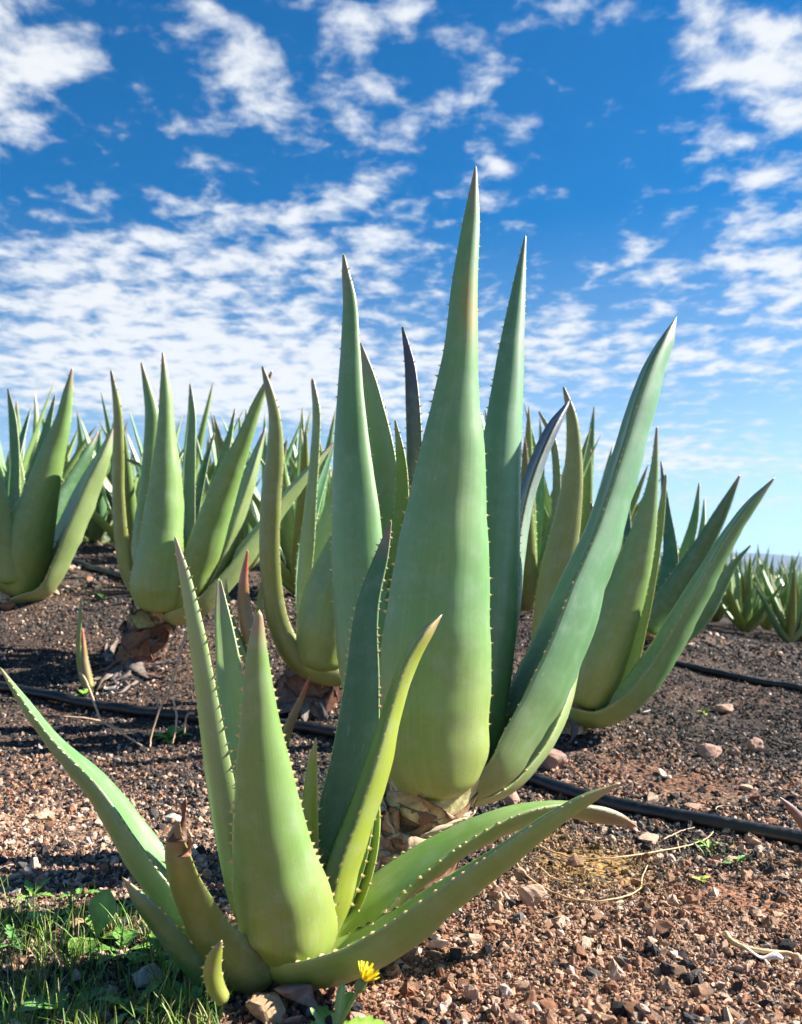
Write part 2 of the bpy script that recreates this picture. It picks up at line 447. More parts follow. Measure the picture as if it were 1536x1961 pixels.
# ------------------------------------------------------------------ aloe leaves
STY = {   # base, middle, tip colour, length share of the tip colour
    'blue':   ((.30, .40, .13), (.150, .310, .110), (.24, .20, .11), .10),
    'teal':   ((.24, .36, .16), (.130, .300, .135), (.20, .20, .13), .08),
    'green':  ((.30, .39, .11), (.185, .330, .110), (.32, .22, .12), .13),
    'pale':   ((.40, .46, .22), (.270, .390, .190), (.34, .24, .17), .12),
    'deep':   ((.10, .22, .07), (.075, .200, .075), (.26, .16, .10), .12),
    'yellow': ((.34, .44, .08), (.300, .400, .070), (.40, .28, .12), .12),  # strong yellow also stands for backlight glowing through thin leaves
    'olive':  ((.30, .34, .10), (.235, .290, .070), (.19, .15, .09), .13),
    'brown':  ((.16, .20, .05), (.200, .260, .070), (.17, .095, .055), .22),
    'red':    ((.26, .26, .08), (.300, .220, .090), (.55, .13, .06), .45),
    'dark':   ((.14, .24, .13), (.060, .110, .085), (.075, .055, .085), .45),
    'redtip': ((.28, .38, .10), (.185, .330, .100), (.17, .095, .06), .30),
    'maroon': ((.16, .11, .06), (.15, .085, .06), (.15, .06, .06), .4),
    'bluetip': ((.24, .36, .22), (.200, .310, .200), (.055, .060, .105), .50),
}


STY = {k: (tuple(np.array(b) * (.84, .80, .62)), tuple(np.array(m) * ((.80, .84, .74) if k in ('blue', 'teal', 'bluetip') else (.90, .84, .62) if k not in ('dark', 'brown', 'red', 'deep', 'maroon') else (.78, .76, .64))), t, f) for k, (b, m, t, f) in STY.items()}


def section(nout, nin, ho, ci, curl, e):
    so = np.concatenate([[-1, -.994], np.cos(np.linspace(math.pi, 0, nout - 2))[1:-1], [.994, 1]]); si = np.cos(np.linspace(0, math.pi, nin + 2))[1:-1]
    h_o = ho * np.maximum(1 - so ** 2, 0) ** 0.56 - curl * so ** 2
    h_i = ci * (1 - si ** 2) - curl * si ** 2 - e * np.minimum(1, (1 - np.abs(si)) * 6 + .4)
    return np.concatenate([so, si]), np.concatenate([h_o, h_i])


def build_leaf(name, Pw, U, N, A, t, style, parent, origin, nout=15, nin=10, ho=.5, ci=.12, curl=(.28, .08), shift=None, far=False,
               teeth=0.0042, gap=0.017, spots=(), rs=None, teeth_from=.04, sep_teeth=True):
    """sweep a fleshy section along a leaf's spine; Pw, U, N per ring are world vectors, A half widths"""
    n = len(Pw); rs = rs or random
    base, mid, tip, tf = STY[style]
    base, mid, tip = np.array(base), np.array(mid), np.array(tip)
    verts, cl, lf = [], [], []
    L = np.concatenate([[0], np.cumsum(np.linalg.norm(np.diff(Pw, axis=0), axis=1))])
    wob1, wob2 = rs.random() * 9, rs.random() * 9
    for i in range(n):
        ti = t[i]
        cu = curl[0] + (curl[1] - curl[0]) * ti
        cc_ = ci * (1 - .7 * ti)
        s_, h_ = section(nout, nin, ho * (1 + .25 * ti), cc_, cu, .07 + .25 * ti ** 3)
        lump = 1 + .03 * math.sin(L[i] * 55 + wob1) + .02 * math.sin(L[i] * 131 + wob2)
        h_ = h_ + .022 * np.sin(s_ * 7 + wob2 + L[i] * 19) * (1 - s_ ** 2) * (1 - ti)
        p = Pw[i] + A[i] * (1 + .007 * math.sin(L[i] * 43 + wob2) + .006 * math.sin(L[i] * 97 + wob1)) * (s_[:, None] * U[i] + (h_ * lump)[:, None] * N[i])
        verts.append(p)
        wb = float(sm(np.array(ti), 0, .34)); wt_ = float(sm(np.array(ti), 1 - tf, 1.0))
        c = base + (mid - base) * wb; c = c + (tip - c) * wt_
        c = np.repeat(c[None], len(s_), 0)
        edge = (np.abs(s_) > .997)[:, None] * .5
        c = c * (1 - edge) + np.array([.50, .44, .20]) * edge
        inner = np.concatenate([np.zeros(nout), np.ones(nin)])[:, None]
        c = c * (1 - inner * np.array([.10, .02, .12]))
        for (st_, ss_, rt_, rsz, scol, amt) in spots:
            g = np.exp(-((ti - st_) / rt_) ** 2 - ((s_ - ss_) / rsz) ** 2)[:, None] * amt * (1 - inner)
            c = c * (1 - g) + np.array(scol) * g
        cl.append(c); lf.append(np.stack([s_ * .5, np.full(len(s_), L[i]), h_ + inner[:, 0] * 3.0], 1))
    m = nout + nin
    # rounded closures at the base and the tip
    T0 = unit(Pw[0] - Pw[1]); T1 = unit(Pw[-1] - Pw[-2])
    base_rings = []
    ctr = verts[0].mean(0)
    for k, (sc, ad) in enumerate(((.30, .34), (.62, .27), (.86, .14))):
        r = ctr + (verts[0] - ctr) * sc + T0 * A[0] * ad
        base_rings.append(r)
    verts = [np.array([ctr + T0 * A[0] * .37])] + base_rings + verts + [np.array([verts[-1].mean(0) + T1 * A[-1] * 1.6])]
    cl = [cl[0][:1]] + [cl[0]] * 3 + cl + [cl[-1][:1]]
    lf = [lf[0][:1]] + [lf[0]] * 3 + lf + [lf[-1][:1]]
    V = np.concatenate(verts) - origin; Cc = np.concatenate(cl); Lf = np.concatenate(lf)
    faces = []
    nr = n + 3
    for k in range(m): faces.append((0, 1 + (k + 1) % m, 1 + k))
    for j in range(nr - 1):
        a = 1 + j * m
        for k in range(m): k2 = (k + 1) % m; faces.append((a + k, a + k2, a + m + k2, a + m + k))
    a = 1 + (nr - 1) * m; last = len(V) - 1
    for k in range(m): faces.append((a + k, a + (k + 1) % m, last))
    # spines along both margins
    tv, tfc = [], []
    if teeth > 0:
        for sd in (-1, 1):
            d = gap * (.6 + .5 * rs.random()) + teeth_from * L[-1]
            while d < L[-1] * .975:
                i = min(max(int(np.searchsorted(L, d)), 1), n - 1); f = (d - L[i - 1]) / max(L[i] - L[i - 1], 1e-9)
                Pi = Pw[i - 1] + (Pw[i] - Pw[i - 1]) * f; Ui = U[i - 1] + (U[i] - U[i - 1]) * f; Ni = N[i - 1] + (N[i] - N[i - 1]) * f
                ai = A[i - 1] + (A[i] - A[i - 1]) * f; Ti = unit(Pw[i] - Pw[i - 1]); ti = t[i - 1] + (t[i] - t[i - 1]) * f
                cu = curl[0] + (curl[1] - curl[0]) * ti
                sz = teeth * (.55 + .85 * rs.random()) * (1 - .45 * ti) * (.45 if rs.random() < .07 else 1)
                B = Pi + ai * (Ui * sd - Ni * (cu + .02)); o_ = Ui * sd
                b0 = len(tv); w = sz * .62
                tv += [B - Ti * w - o_ * sz * .3, B - Ni * w * .45 - o_ * sz * .2, B + Ti * w - o_ * sz * .3, B + Ni * w * .45 - o_ * sz * .2,
                       B + o_ * sz * .55 + Ti * sz * .12 - Ti * w * .35 - Ni * w * .1, B + o_ * sz * .55 + Ti * sz * .12 + Ti * w * .35, B + o_ * sz * 1.15 + Ti * sz * .42]
                tfc += [(b0, b0 + 1, b0 + 4), (b0 + 1, b0 + 2, b0 + 5, b0 + 4), (b0 + 2, b0 + 3, b0 + 5), (b0 + 3, b0, b0 + 4, b0 + 5),
                        (b0 + 4, b0 + 5, b0 + 6), (b0 + 5, b0 + 4, b0 + 6)]
                d += gap * (.62 + .76 * rs.random()) * (1 - .25 * ti)
    mat = M_LEAF_FAR if far else M_LEAF
    if sep_teeth or not tv:
        o = mesh_obj(name, V, faces, mat, parent, Cc, Lf)
        if tv: tag(mesh_obj('spines', np.array(tv) - origin, tfc, M_SPINE, o, smooth=False), kind='stuff')
        return o
    nv = len(V); V = np.concatenate([V, np.array(tv) - origin])
    Cc = np.concatenate([Cc, np.tile([.6, .45, .2], (len(tv), 1))]); Lf = np.concatenate([Lf, np.zeros((len(tv), 3))])
    mi = [0] * len(faces) + [1] * len(tfc); faces = faces + [tuple(k + nv for k in f) for f in tfc]
    return mesh_obj(name, V, faces, [mat, M_SPINE], parent, Cc, Lf, matidx=mi)


def hermite(xs, ys, xq):
    xs = np.asarray(xs, float); ys = np.asarray(ys, float)
    h = np.diff(xs); dl = np.diff(ys, axis=0) / (h[:, None] if ys.ndim > 1 else h)
    m = np.empty_like(ys); m[0] = dl[0]; m[-1] = dl[-1]
    w1 = h[1:] / (h[1:] + h[:-1])
    if ys.ndim > 1: w1 = w1[:, None]
    if len(xs) > 2: m[1:-1] = dl[:-1] * w1 + dl[1:] * (1 - w1)
    i = np.clip(np.searchsorted(xs, xq) - 1, 0, len(xs) - 2); u = (xq - xs[i]) / h[i]; hh = h[i]
    if ys.ndim > 1: u = u[:, None]; hh = hh[:, None]
    return (2 * u ** 3 - 3 * u ** 2 + 1) * ys[i] + (u ** 3 - 2 * u ** 2 + u) * hh * m[i] + (-2 * u ** 3 + 3 * u ** 2) * ys[i + 1] + (u ** 3 - u ** 2) * hh * m[i + 1]


CAMP = np.array([0, 0, CZ])


def seen_leaf(parent, pts, yb, yt, phi, style, n=44, ye=1.0, name='leaf', ho=.5, ci=.12, **kw):
    """a leaf laid along points measured in the photo (tip to base: column, row, width in px) at distances yb (base) to yt (tip);
    phi turns its outer face: 0 towards the camera, 90 to the right, 180 away"""
    origin = np.array(parent.location)
    pts = np.array(pts[::-1], float)
    s0 = np.concatenate([[0], np.cumsum(np.linalg.norm(np.diff(pts[:, :2], axis=0), axis=1))]); s0 /= s0[-1]
    t = 0.5 * (np.linspace(0, 1, n) + (1 - np.cos(np.linspace(0, math.pi, n))) / 2)
    q = hermite(s0, pts, t); q[:, 2] = np.maximum(np.minimum(q[:, 2], np.interp(t, s0, pts[:, 2]) * 1.15), 1.2)
    Y = yb + (yt - yb) * t ** ye
    Pw = np.stack([(q[:, 0] - CX) / F * Y, Y, CZ - (q[:, 1] - HY) / F * Y], 1)
    T = unit(np.gradient(Pw, axis=0)); v = unit(CAMP - Pw)
    U0 = unit(np.cross(T, v)); N0 = np.cross(U0, T)
    ph = np.radians(np.interp(t, [0, 1], phi if isinstance(phi, tuple) else (phi, phi)))
    U = U0 * np.cos(ph)[:, None] - N0 * np.sin(ph)[:, None]; N = N0 * np.cos(ph)[:, None] + U0 * np.sin(ph)[:, None]
    ww = q[:, 2] * Y / F; A = np.empty(n)
    curl = kw.get('curl', (.28, .08))
    for i in range(n):
        s_, h_ = section(15, 10, ho * (1 + .25 * t[i]), ci * (1 - .7 * t[i]), curl[0] + (curl[1] - curl[0]) * t[i], .07 + .25 * t[i] ** 3)
        pr = s_ * math.cos(ph[i]) + h_ * math.sin(ph[i]); lo, hi = pr.min(), pr.max()
        A[i] = ww[i] / (hi - lo); Pw[i] = Pw[i] - U0[i] * A[i] * (hi + lo) / 2
    return build_leaf(name, Pw, U, N, A, t, style, parent, origin, ho=ho, ci=ci, **kw)


PAL_TOP = [(.50, .46, .22), (.56, .46, .28), (.40, .40, .14), (.52, .36, .20)]


def trunk_part(parent, base, top, r0, r1, n_sheath, palette, seed, spread=1.0, h_sheath=.045):
    """short stem wrapped in withered leaf bases"""
    rs = np.random.default_rng(seed); origin = np.array(parent.location)
    base = np.array(base); top = np.array(top); ax = top - base; L = np.linalg.norm(ax); ax /= L
    sx = unit(np.cross(ax, [0, 1, 0])); sy = np.cross(ax, sx)
    V, Fc = [], []
    nr, ns = 12, 20
    for j in range(nr):
        f = j / (nr - 1)
        for k in range(ns):
            an = k / ns * 2 * math.pi; r = (r0 + (r1 - r0) * f) * (1 + .12 * math.sin(f * 22 + 3 * math.sin(an)) + .06 * rs.standard_normal())
            V.append(base + ax * L * f + r * (math.cos(an) * sx + math.sin(an) * sy))
    for j in range(nr - 1):
        for k in range(ns): k2 = (k + 1) % ns; Fc.append((j * ns + k, j * ns + k2, (j + 1) * ns + k2, (j + 1) * ns + k))
    Fc.append(tuple(range((nr - 1) * ns, nr * ns)))
    mesh_obj('trunk', np.array(V) - origin, Fc, M_TRUNK, parent)
    for i in range(n_sheath):
        f0 = (i + .6 * rs.random()) / n_sheath
        an0 = rs.uniform(0, 2 * math.pi) if i % 4 == 0 else rs.uniform(math.pi * .05, math.pi * .95) * (1 if sy[1] < 0 else -1)
        span = rs.uniform(.7, 1.25) * (1.25 if f0 > .72 else 1); hh = h_sheath * rs.uniform(.8, 1.7); slant = rs.uniform(-1.0, 1.0)
        flare = rs.uniform(.02, .30) * spread; droop = rs.uniform(0, 1.0) ** 2 * spread; nu, nvv = 19, 10
        rw = r0 + (r1 - r0) * f0; lay = 1.03 + .05 * rs.random()
        G = np.zeros((nvv, nu, 3)); ph1, ph2 = rs.uniform(0, 6, 2); frq = rs.uniform(9, 15); tear = rs.uniform(.0, .35, nu)
        for a in range(nvv):
            v = a / (nvv - 1)
            for b in range(nu):
                u = b / (nu - 1) * 2 - 1
                vv_ = v * (1 - .45 * abs(u) ** 1.5 - tear[b] * .35)                      # ragged free edge
                an = an0 + u * span * (1 - .72 * v ** 1.6) + slant * v * .55 + .05 * math.sin(v * 9 + ph1)
                wr = .018 * math.sin(u * frq + ph2 + v * 2) * (1 - .4 * v) + .03 * math.sin(u * 3.1 + ph1) * v
                r = rw * (lay + flare * vv_ ** 1.4 + droop * .35 * max(0, vv_ - .45) + wr + .05 * v * u * u)
                hgt = (f0 - .12) * L + hh * (vv_ - droop * 1.5 * max(0, vv_ - .5) ** 1.5 * 1.6) - slant * u * hh * .3
                G[a, b] = base + ax * hgt + r * (math.cos(an) * sx + math.sin(an) * sy)
        ctr = base + ax * f0 * L
        inn = ctr + (G - ctr) * .975
        V = np.concatenate([G.reshape(-1, 3), inn.reshape(-1, 3)]); Fc = []; o_ = nu * nvv
        for a in range(nvv - 1):
            for b in range(nu - 1):
                k = a * nu + b; Fc.append((k, k + 1, k + nu + 1, k + nu)); Fc.append((o_ + k, o_ + k + nu, o_ + k + nu + 1, o_ + k + 1))
        for a in range(nvv - 1):
            for b, fl in ((0, 0), (nu - 1, 1)):
                k = a * nu + b; q = (k, k + nu, o_ + k + nu, o_ + k); Fc.append(q if not fl else q[::-1])
        for b in range(nu - 1):
            k = (nvv - 1) * nu + b; Fc.append((k, k + 1, o_ + k + 1, o_ + k)); k = b; Fc.append((k + 1, k, o_ + k, o_ + k + 1))
        pal = PAL_TOP if f0 > .72 else palette
        c0 = np.array(pal[rs.integers(len(pal))]); c1 = np.array((palette if f0 < .86 else pal)[rs.integers(4)])
        vv = np.tile(np.repeat(np.linspace(0, 1, nvv), nu), 2)[:, None]
        uu = np.tile(np.tile(np.linspace(-1, 1, nu), nvv), 2)[:, None]
        cc = c0 * (1 - vv) + c1 * vv; cc = cc * (1 + .22 * np.sin(uu * frq * 1.7 + ph1)) * (1 - .45 * sm(vv, .82, 1.0))
        mesh_obj('dried_sheath', V - origin, Fc, M_SHEATH, parent, cc)


def dead_leaves(parent, base, n, reach, palette, seed, az=(0, 6.28)):
    """limp shrivelled leaves hanging from the stem foot onto the soil"""
    rs = np.random.default_rng(seed); origin = np.array(parent.location); base = np.array(base)
    for i in range(n):
        a0 = rs.uniform(*az); L = reach * rs.uniform(.6, 1.25); w = rs.uniform(.013, .028); nn_ = 16
        d = np.array([math.cos(a0), math.sin(a0), 0.]); sd = np.array([-d[1], d[0], 0.]); V, Fc = [], []
        h0 = rs.uniform(.02, .07); tw = rs.uniform(-1.5, 1.5); bend = rs.uniform(-1.3, 1.3)
        for k in range(nn_):
            t = k / (nn_ - 1); p = base + d * (.035 + L * t) + sd * bend * L * t * t
            g = float(gz(p[0], p[1])) + .004 + .006 * rs.random()
            p[2] = max(g, base[2] + h0 * (1 - t * 1.6) + .015 * math.sin(t * 3.1))
            ww = w * (1 - t) ** .5 * (1 + .25 * math.sin(t * 11 + i)) + .0012; an = tw * t
            e1 = sd * math.cos(an) + np.array([0, 0, 1.]) * math.sin(an); e2 = np.cross(e1, d)
            for q in (-1, -.5, 0, .5, 1): V.append(p + e1 * ww * q + e2 * ww * (.45 * q * q + .15 * math.sin(q * 5 + t * 7)))
            for q in (1, .5, 0, -.5, -1): V.append(p + e1 * ww * q + e2 * (ww * (.45 * q * q + .15 * math.sin(q * 5 + t * 7)) - .0012))
        for k in range(nn_ - 1):
            for j in range(10): j2 = (j + 1) % 10; Fc.append((k * 10 + j, k * 10 + j2, k * 10 + 10 + j2, k * 10 + 10 + j))
        Fc += [tuple(range(10))[::-1], tuple(range((nn_ - 1) * 10, nn_ * 10))]
        c = np.array(palette[rs.integers(len(palette))]); cc = c * (1 + .25 * rs.standard_normal((len(V), 1)).clip(-1, 1))
        mesh_obj('dead_leaf', np.array(V) - origin, Fc, M_SHEATH, parent, cc)


def withered_tip(parent, pts, Y, w, col, seed):
    """a thin, twisted, dead leaf end: ribbon with thickness"""
    rs = random.Random(seed); origin = np.array(parent.location)
    n = 16; pts = np.array(pts, float); s0 = np.linspace(0, 1, len(pts)); t = np.linspace(0, 1, n); q = hermite(s0, pts, t)
    V, Fc, Cc = [], [], []
    for i in range(n):
        p = at(q[i, 0], q[i, 1], Y + .006 * math.sin(t[i] * 5)); tw = t[i] * 3.0 + rs.random() * .3
        a = np.array([math.cos(tw), math.sin(tw), .15 * math.sin(tw)]); b = np.cross(unit(a), [0, 0, 1.])
        ww = w * (1 - t[i]) ** .7 + .0008
        for k in range(6):
            an = k / 6 * 2 * math.pi; V.append(p + a * ww * math.cos(an) + b * max(ww * .28, .0008) * math.sin(an) * (1 + .5 * rs.random())); Cc.append(np.array(col) * (.7 + .6 * rs.random()))
    for i in range(n - 1):
        for k in range(6): k2 = (k + 1) % 6; Fc.append((i * 6 + k, i * 6 + k2, i * 6 + 6 + k2, i * 6 + 6 + k))
    Fc.append(tuple(range(6))[::-1]); Fc.append(tuple(range((n - 1) * 6, n * 6)))
    return mesh_obj('withered_tip', np.array(V) - origin, Fc, M_SHEATH, parent, np.array(Cc))


PAL_HERO = [(.52, .38, .24), (.36, .20, .10), (.60, .50, .34), (.22, .12, .08), (.44, .28, .15)]
PAL_DARK = [(.13, .10, .09), (.20, .15, .12), (.08, .06, .055), (.17, .10, .075), (.15, .12, .10)]
PAL_RED = [(.13, .050, .032), (.08, .038, .028), (.19, .11, .07), (.11, .075, .062), (.15, .060, .035)]
PAL_GREY = [(.34, .29, .25), (.20, .14, .12), (.28, .13, .08), (.42, .36, .30), (.14, .10, .09)]


def plant(px, py, Y, label, group='aloe plants in the field', name='aloe_plant', cat='aloe plant'):
    p = at(px, py, Y); p[2] = float(gz(p[0], p[1])) - .004
    return empty(name, p, label, cat, group)


# --- tall aloe in the middle
B = plant(790, 1695, 1.15, 'tallest aloe in the middle with huge upright leaves on a stem of withered sheaths')
trunk_part(B, at(765, 1712, 1.16), at(825, 1500, 1.165), .058, .052, 30, PAL_HERO, 3, 1.0, .05)
dead_leaves(B, at(775, 1700, 1.15), 7, .07, PAL_HERO, 51)
seen_leaf(B, [(911, 320, 4), (905, 400, 27), (889, 560, 52), (884, 657, 64), (874, 764, 90), (867, 871, 127), (856, 978, 156), (846, 1100, 187), (838, 1200, 206), (834, 1300, 217), (833, 1400, 212), (838, 1475, 196), (842, 1505, 160)],
          1.115, 1.10, (6, 16), 'blue', 56, ho=.42, spots=[(.765, .35, .045, .5, (.30, .24, .04), .9), (.80, .1, .03, .4, (.26, .24, .05), .6), (.45, .3, .08, .35, (.20, .27, .08), .45)])
seen_leaf(B, [(658, 489, 5), (663, 530, 17), (668, 560, 24), (671, 657, 36), (671, 764, 53), (674, 871, 72), (681, 978, 91), (686, 1100, 102), (692, 1200, 104), (704, 1300, 104), (730, 1420, 98), (770, 1500, 90)], 1.19, 1.25, (-18, -25), 'blue', ho=.42)
seen_leaf(B, [(1006, 453, 4), (994, 550, 26), (981, 657, 46), (970, 764, 64), (960, 871, 76), (955, 978, 84), (950, 1100, 88), (945, 1200, 88), (938, 1300, 82), (925, 1400, 72), (895, 1480, 60)], 1.22, 1.30, (14, 20), 'teal', ho=.42)
seen_leaf(B, [(1293, 613, 6), (1277, 650, 28), (1253, 704, 44), (1226, 787, 54), (1202, 870, 60), (1176, 953, 67), (1150, 1035, 78), (1115, 1118, 92), (1084, 1201, 104), (1040, 1300, 108), (985, 1400, 104), (940, 1470, 90), (900, 1505, 70)], 1.165, 1.34, (101, 98), 'teal', ye=.7, ho=.6, ci=.2)
seen_leaf(B, [(1112, 1190, 4), (1088, 1285, 40), (1056, 1368, 60), (1008, 1445, 66), (950, 1500, 62), (885, 1522, 52), (840, 1525, 40)], 1.175, 1.36, (118, 112), 'pale', 30, ho=.4, ci=.15)
seen_leaf(B, [(690, 662, 8), (703, 720, 30), (720, 800, 42), (734, 870, 46), (741, 950, 50), (748, 1050, 52), (765, 1250, 56), (790, 1450, 60)], 1.22, 1.36, (176, 165), 'pale', 36, ho=.4, ci=.25, spots=())
seen_leaf(B, [(771, 628, 5), (785, 700, 20), (790, 764, 27), (794, 871, 31), (793, 1000, 36), (800, 1250, 44), (815, 1450, 50)], 1.24, 1.42, (172, 160), 'dark', 36, ho=.4, ci=.25)
seen_leaf(B, [(757, 806, 4), (767, 870, 18), (771, 940, 25), (768, 1000, 30), (770, 1100, 36), (790, 1300, 40), (805, 1450, 40)], 1.22, 1.30, (170, 165), 'yellow', 32, ho=.4)
seen_leaf(B, [(738, 779, 3), (743, 840, 12), (748, 920, 18), (752, 1010, 22), (775, 1250, 30), (800, 1450, 36)], 1.24, 1.40, (150, 150), 'teal', 28, ho=.45)
seen_leaf(B, [(1086, 774, 8), (1062, 812, 24), (1032, 878, 31), (1008, 950, 33), (993, 1030, 34), (975, 1180, 40), (940, 1350, 46), (890, 1460, 46)], 1.23, 1.42, (100, 110), 'bluetip', 36, ho=.5)

# --- young aloe in front
A = plant(560, 1890, .865, 'young aloe with low spreading spiny leaves at the front, nearest of all')
trunk_part(A, at(565, 1905, .87), at(560, 1820, .875), .030, .030, 7, PAL_GREY, 8, .7, .03)
TA = dict(teeth=.0050, gap=.0135)
seen_leaf(A, [(496, 1178, 14), (493, 1230, 34), (497, 1360, 68), (508, 1510, 117), (527, 1660, 161), (550, 1760, 187), (553, 1815, 176), (550, 1832, 140)], .835, .80, (4, 12), 'green', 56, ho=.46, **TA)
seen_leaf(A, [(336, 1032, 6), (352, 1095, 20), (372, 1190, 30), (400, 1360, 42), (424, 1510, 54), (447, 1620, 62), (478, 1740, 64), (515, 1810, 56)], .875, .86, (-48, -40), 'pale', **TA)
seen_leaf(A, [(420, 1113, 8), (424, 1160, 24), (436, 1260, 46), (446, 1345, 58), (460, 1450, 66), (480, 1560, 72), (505, 1700, 72), (530, 1790, 60)], .90, .98, (185, 178), 'pale', ci=.18, **TA)
seen_leaf(A, [(748, 999, 5), (735, 1050, 22), (704, 1160, 44), (693, 1310, 67), (679, 1460, 94), (662, 1560, 110), (640, 1660, 112), (608, 1770, 96)], .92, 1.0, (165, 172), 'deep', ci=.16, **TA)
seen_leaf(A, [(842, 1182, 6), (822, 1205, 23), (787, 1260, 33), (752, 1360, 39), (725, 1460, 50), (692, 1560, 57), (657, 1660, 64), (635, 1745, 62), (600, 1820, 50)], .89, .935, (104, 100), 'yellow', ho=.55, **TA)
seen_leaf(A, [(722, 1500, 5), (712, 1580, 34), (692, 1670, 46), (665, 1740, 46), (628, 1800, 42), (595, 1830, 36)], .90, .95, (160, 160), 'yellow', 30, teeth=.0038, gap=.024)
seen_leaf(A, [(605, 1415, 4), (600, 1450, 15), (595, 1510, 27), (592, 1600, 36), (590, 1700, 38), (585, 1790, 34)], .875, .89, (180, 180), 'yellow', 26, **TA)
seen_leaf(A, [(2, 1281, 4), (46, 1345, 20), (100, 1417, 30), (186, 1505, 52), (268, 1622, 74), (330, 1705, 82), (412, 1795, 84), (480, 1845, 74), (520, 1855, 60)], .86, .90, (-106, -106), 'blue', 48, ho=.6, ci=.14, **TA)
seen_leaf(A, [(342, 1578, 8), (338, 1598, 26), (340, 1630, 44), (350, 1675, 54), (376, 1735, 66), (412, 1797, 78), (462, 1845, 92), (512, 1868, 88)], .835, .76, (-24, -40), 'brown', 36, ho=.22, ci=.22, spots=[(.75, .2, .05, .3, (.32, .30, .08), .5), (.2, 0, .2, .8, (.18, .24, .07), .6)], **TA)
withered_tip(A, [(338, 1612), (343, 1592), (352, 1570), (351, 1550), (356, 1530)], .762, .008, (.12, .06, .04), 4)
withered_tip(A, [(352, 1640), (362, 1625), (366, 1605)], .760, .005, (.25, .12, .06), 5)
seen_leaf(A, [(237, 1683, 5), (272, 1727, 30), (318, 1782, 40), (362, 1838, 44), (402, 1888, 40), (430, 1915, 34)], .835, .80, (-60, -70), 'deep', 30, **TA)
seen_leaf(A, [(1183, 1502, 5), (1125, 1530, 23), (1050, 1577, 36), (970, 1637, 46), (850, 1722, 66), (750, 1792, 80), (650, 1840, 84), (570, 1856, 66), (535, 1856, 50)], .845, .80, (101, 88), 'green', 50, ho=.62, ci=.2, **TA)
seen_leaf(A, [(1212, 1580, 8), (1190, 1571, 20), (1145, 1560, 32), (1080, 1550, 34), (1000, 1561, 46), (900, 1600, 60), (800, 1660, 72), (715, 1726, 82), (650, 1785, 74), (610, 1812, 60)], .89, .97, (136, 84), 'redtip', 46, ci=.10, **TA)
withered_tip(A, [(1206, 1574), (1217, 1588), (1226, 1594), (1237, 1594)], .99, .007, (.34, .19, .15), 6)
withered_tip(A, [(560, 1890), (585, 1905), (600, 1925), (588, 1950)], .80, .016, (.22, .15, .13), 9)
PUP = plant(418, 1915, .80, 'tiny curved aloe offset at the foot of the front aloe, in the grass', name='aloe_offset', cat='aloe offset')
seen_leaf(PUP, [(423, 1804, 6), (412, 1828, 26), (407, 1860, 35), (414, 1890, 36), (428, 1915, 30)], .79, .775, (30, 40), 'olive', 24, teeth=.004, gap=.009)

# --- aloe right of the middle
Cp = plant(1085, 1402, 2.1, 'aloe behind the tallest one on the right, one long leaf arching to the right')
trunk_part(Cp, at(1078, 1412, 2.12), at(1105, 1335, 2.13), .052, .045, 12, PAL_HERO, 12, .6, .05)
dead_leaves(Cp, at(1078, 1406, 2.1), 5, .06, PAL_DARK, 54, (2.6, 6.2))
TB = dict(teeth=.0050, gap=.022)
seen_leaf(Cp, [(1258, 819, 4), (1252, 911, 18), (1238, 994, 40), (1216, 1077, 66), (1187, 1160, 86), (1158, 1242, 96), (1132, 1310, 98), (1124, 1342, 80)], 2.05, 2.0, (12, 15), 'green', 40, **TB)
seen_leaf(Cp, [(1275, 911, 5), (1264, 1000, 16), (1246, 1100, 24), (1224, 1200, 30), (1196, 1290, 36), (1155, 1350, 36)], 2.13, 2.2, (150, 150), 'yellow', 32, **TB)
seen_leaf(Cp, [(1481, 918, 4), (1440, 965, 22), (1400, 1022, 31), (1360, 1092, 41), (1310, 1180, 53), (1250, 1280, 60), (1190, 1345, 58), (1140, 1368, 54), (1100, 1362, 50)], 2.08, 2.0, (103, 100), 'blue', 44, ho=.6, ci=.2, **TB)
seen_leaf(Cp, [(1080, 743, 5), (1093, 790, 19), (1099, 870, 31), (1087, 994, 51), (1070, 1077, 63), (1058, 1160, 68), (1052, 1242, 68), (1064, 1320, 62), (1090, 1370, 50)], 2.12, 2.1, (-20, -20), 'olive', 40, **TB)
seen_leaf(Cp, [(1033, 790, 4), (1056, 835, 12), (1066, 900, 15), (1064, 980, 17), (1062, 1100, 22), (1085, 1300, 30)], 2.2, 2.4, (150, 150), 'olive', 28, **TB)
seen_leaf(Cp, [(1132, 965, 6), (1140, 1010, 12), (1146, 1080, 18), (1140, 1180, 28), (1120, 1300, 34)], 2.22, 2.4, (180, 180), 'deep', 24, **TB)

# --- right, further back
D = plant(1245, 1222, 3.2, 'dark leaning aloe behind the long arching leaf at right')
trunk_part(D, at(1235, 1235, 3.22), at(1250, 1175, 3.24), .06, .05, 6, PAL_GREY, 14, .6, .06)
TD = dict(teeth=.006, gap=.035)
seen_leaf(D, [(1416, 912, 4), (1390, 965, 21), (1350, 1040, 36), (1305, 1115, 50), (1272, 1170, 56), (1250, 1205, 44)], 3.15, 3.0, (25, 30), 'deep', 28, **TD)
seen_leaf(D, [(1339, 926, 3), (1331, 990, 15), (1313, 1060, 25), (1297, 1120, 30), (1265, 1190, 34)], 3.3, 3.5, (150, 140), 'green', 24, **TD)
seen_leaf(D, [(1349, 957, 3), (1346, 1010, 13), (1334, 1070, 20), (1310, 1130, 26), (1270, 1190, 30)], 3.35, 3.6, (120, 120), 'teal', 24, **TD)
seen_leaf(D, [(1266, 885, 3), (1276, 980, 17), (1284, 1060, 28), (1278, 1130, 38), (1262, 1195, 38)], 3.28, 3.5, (175, 175), 'deep', 26, **TD)
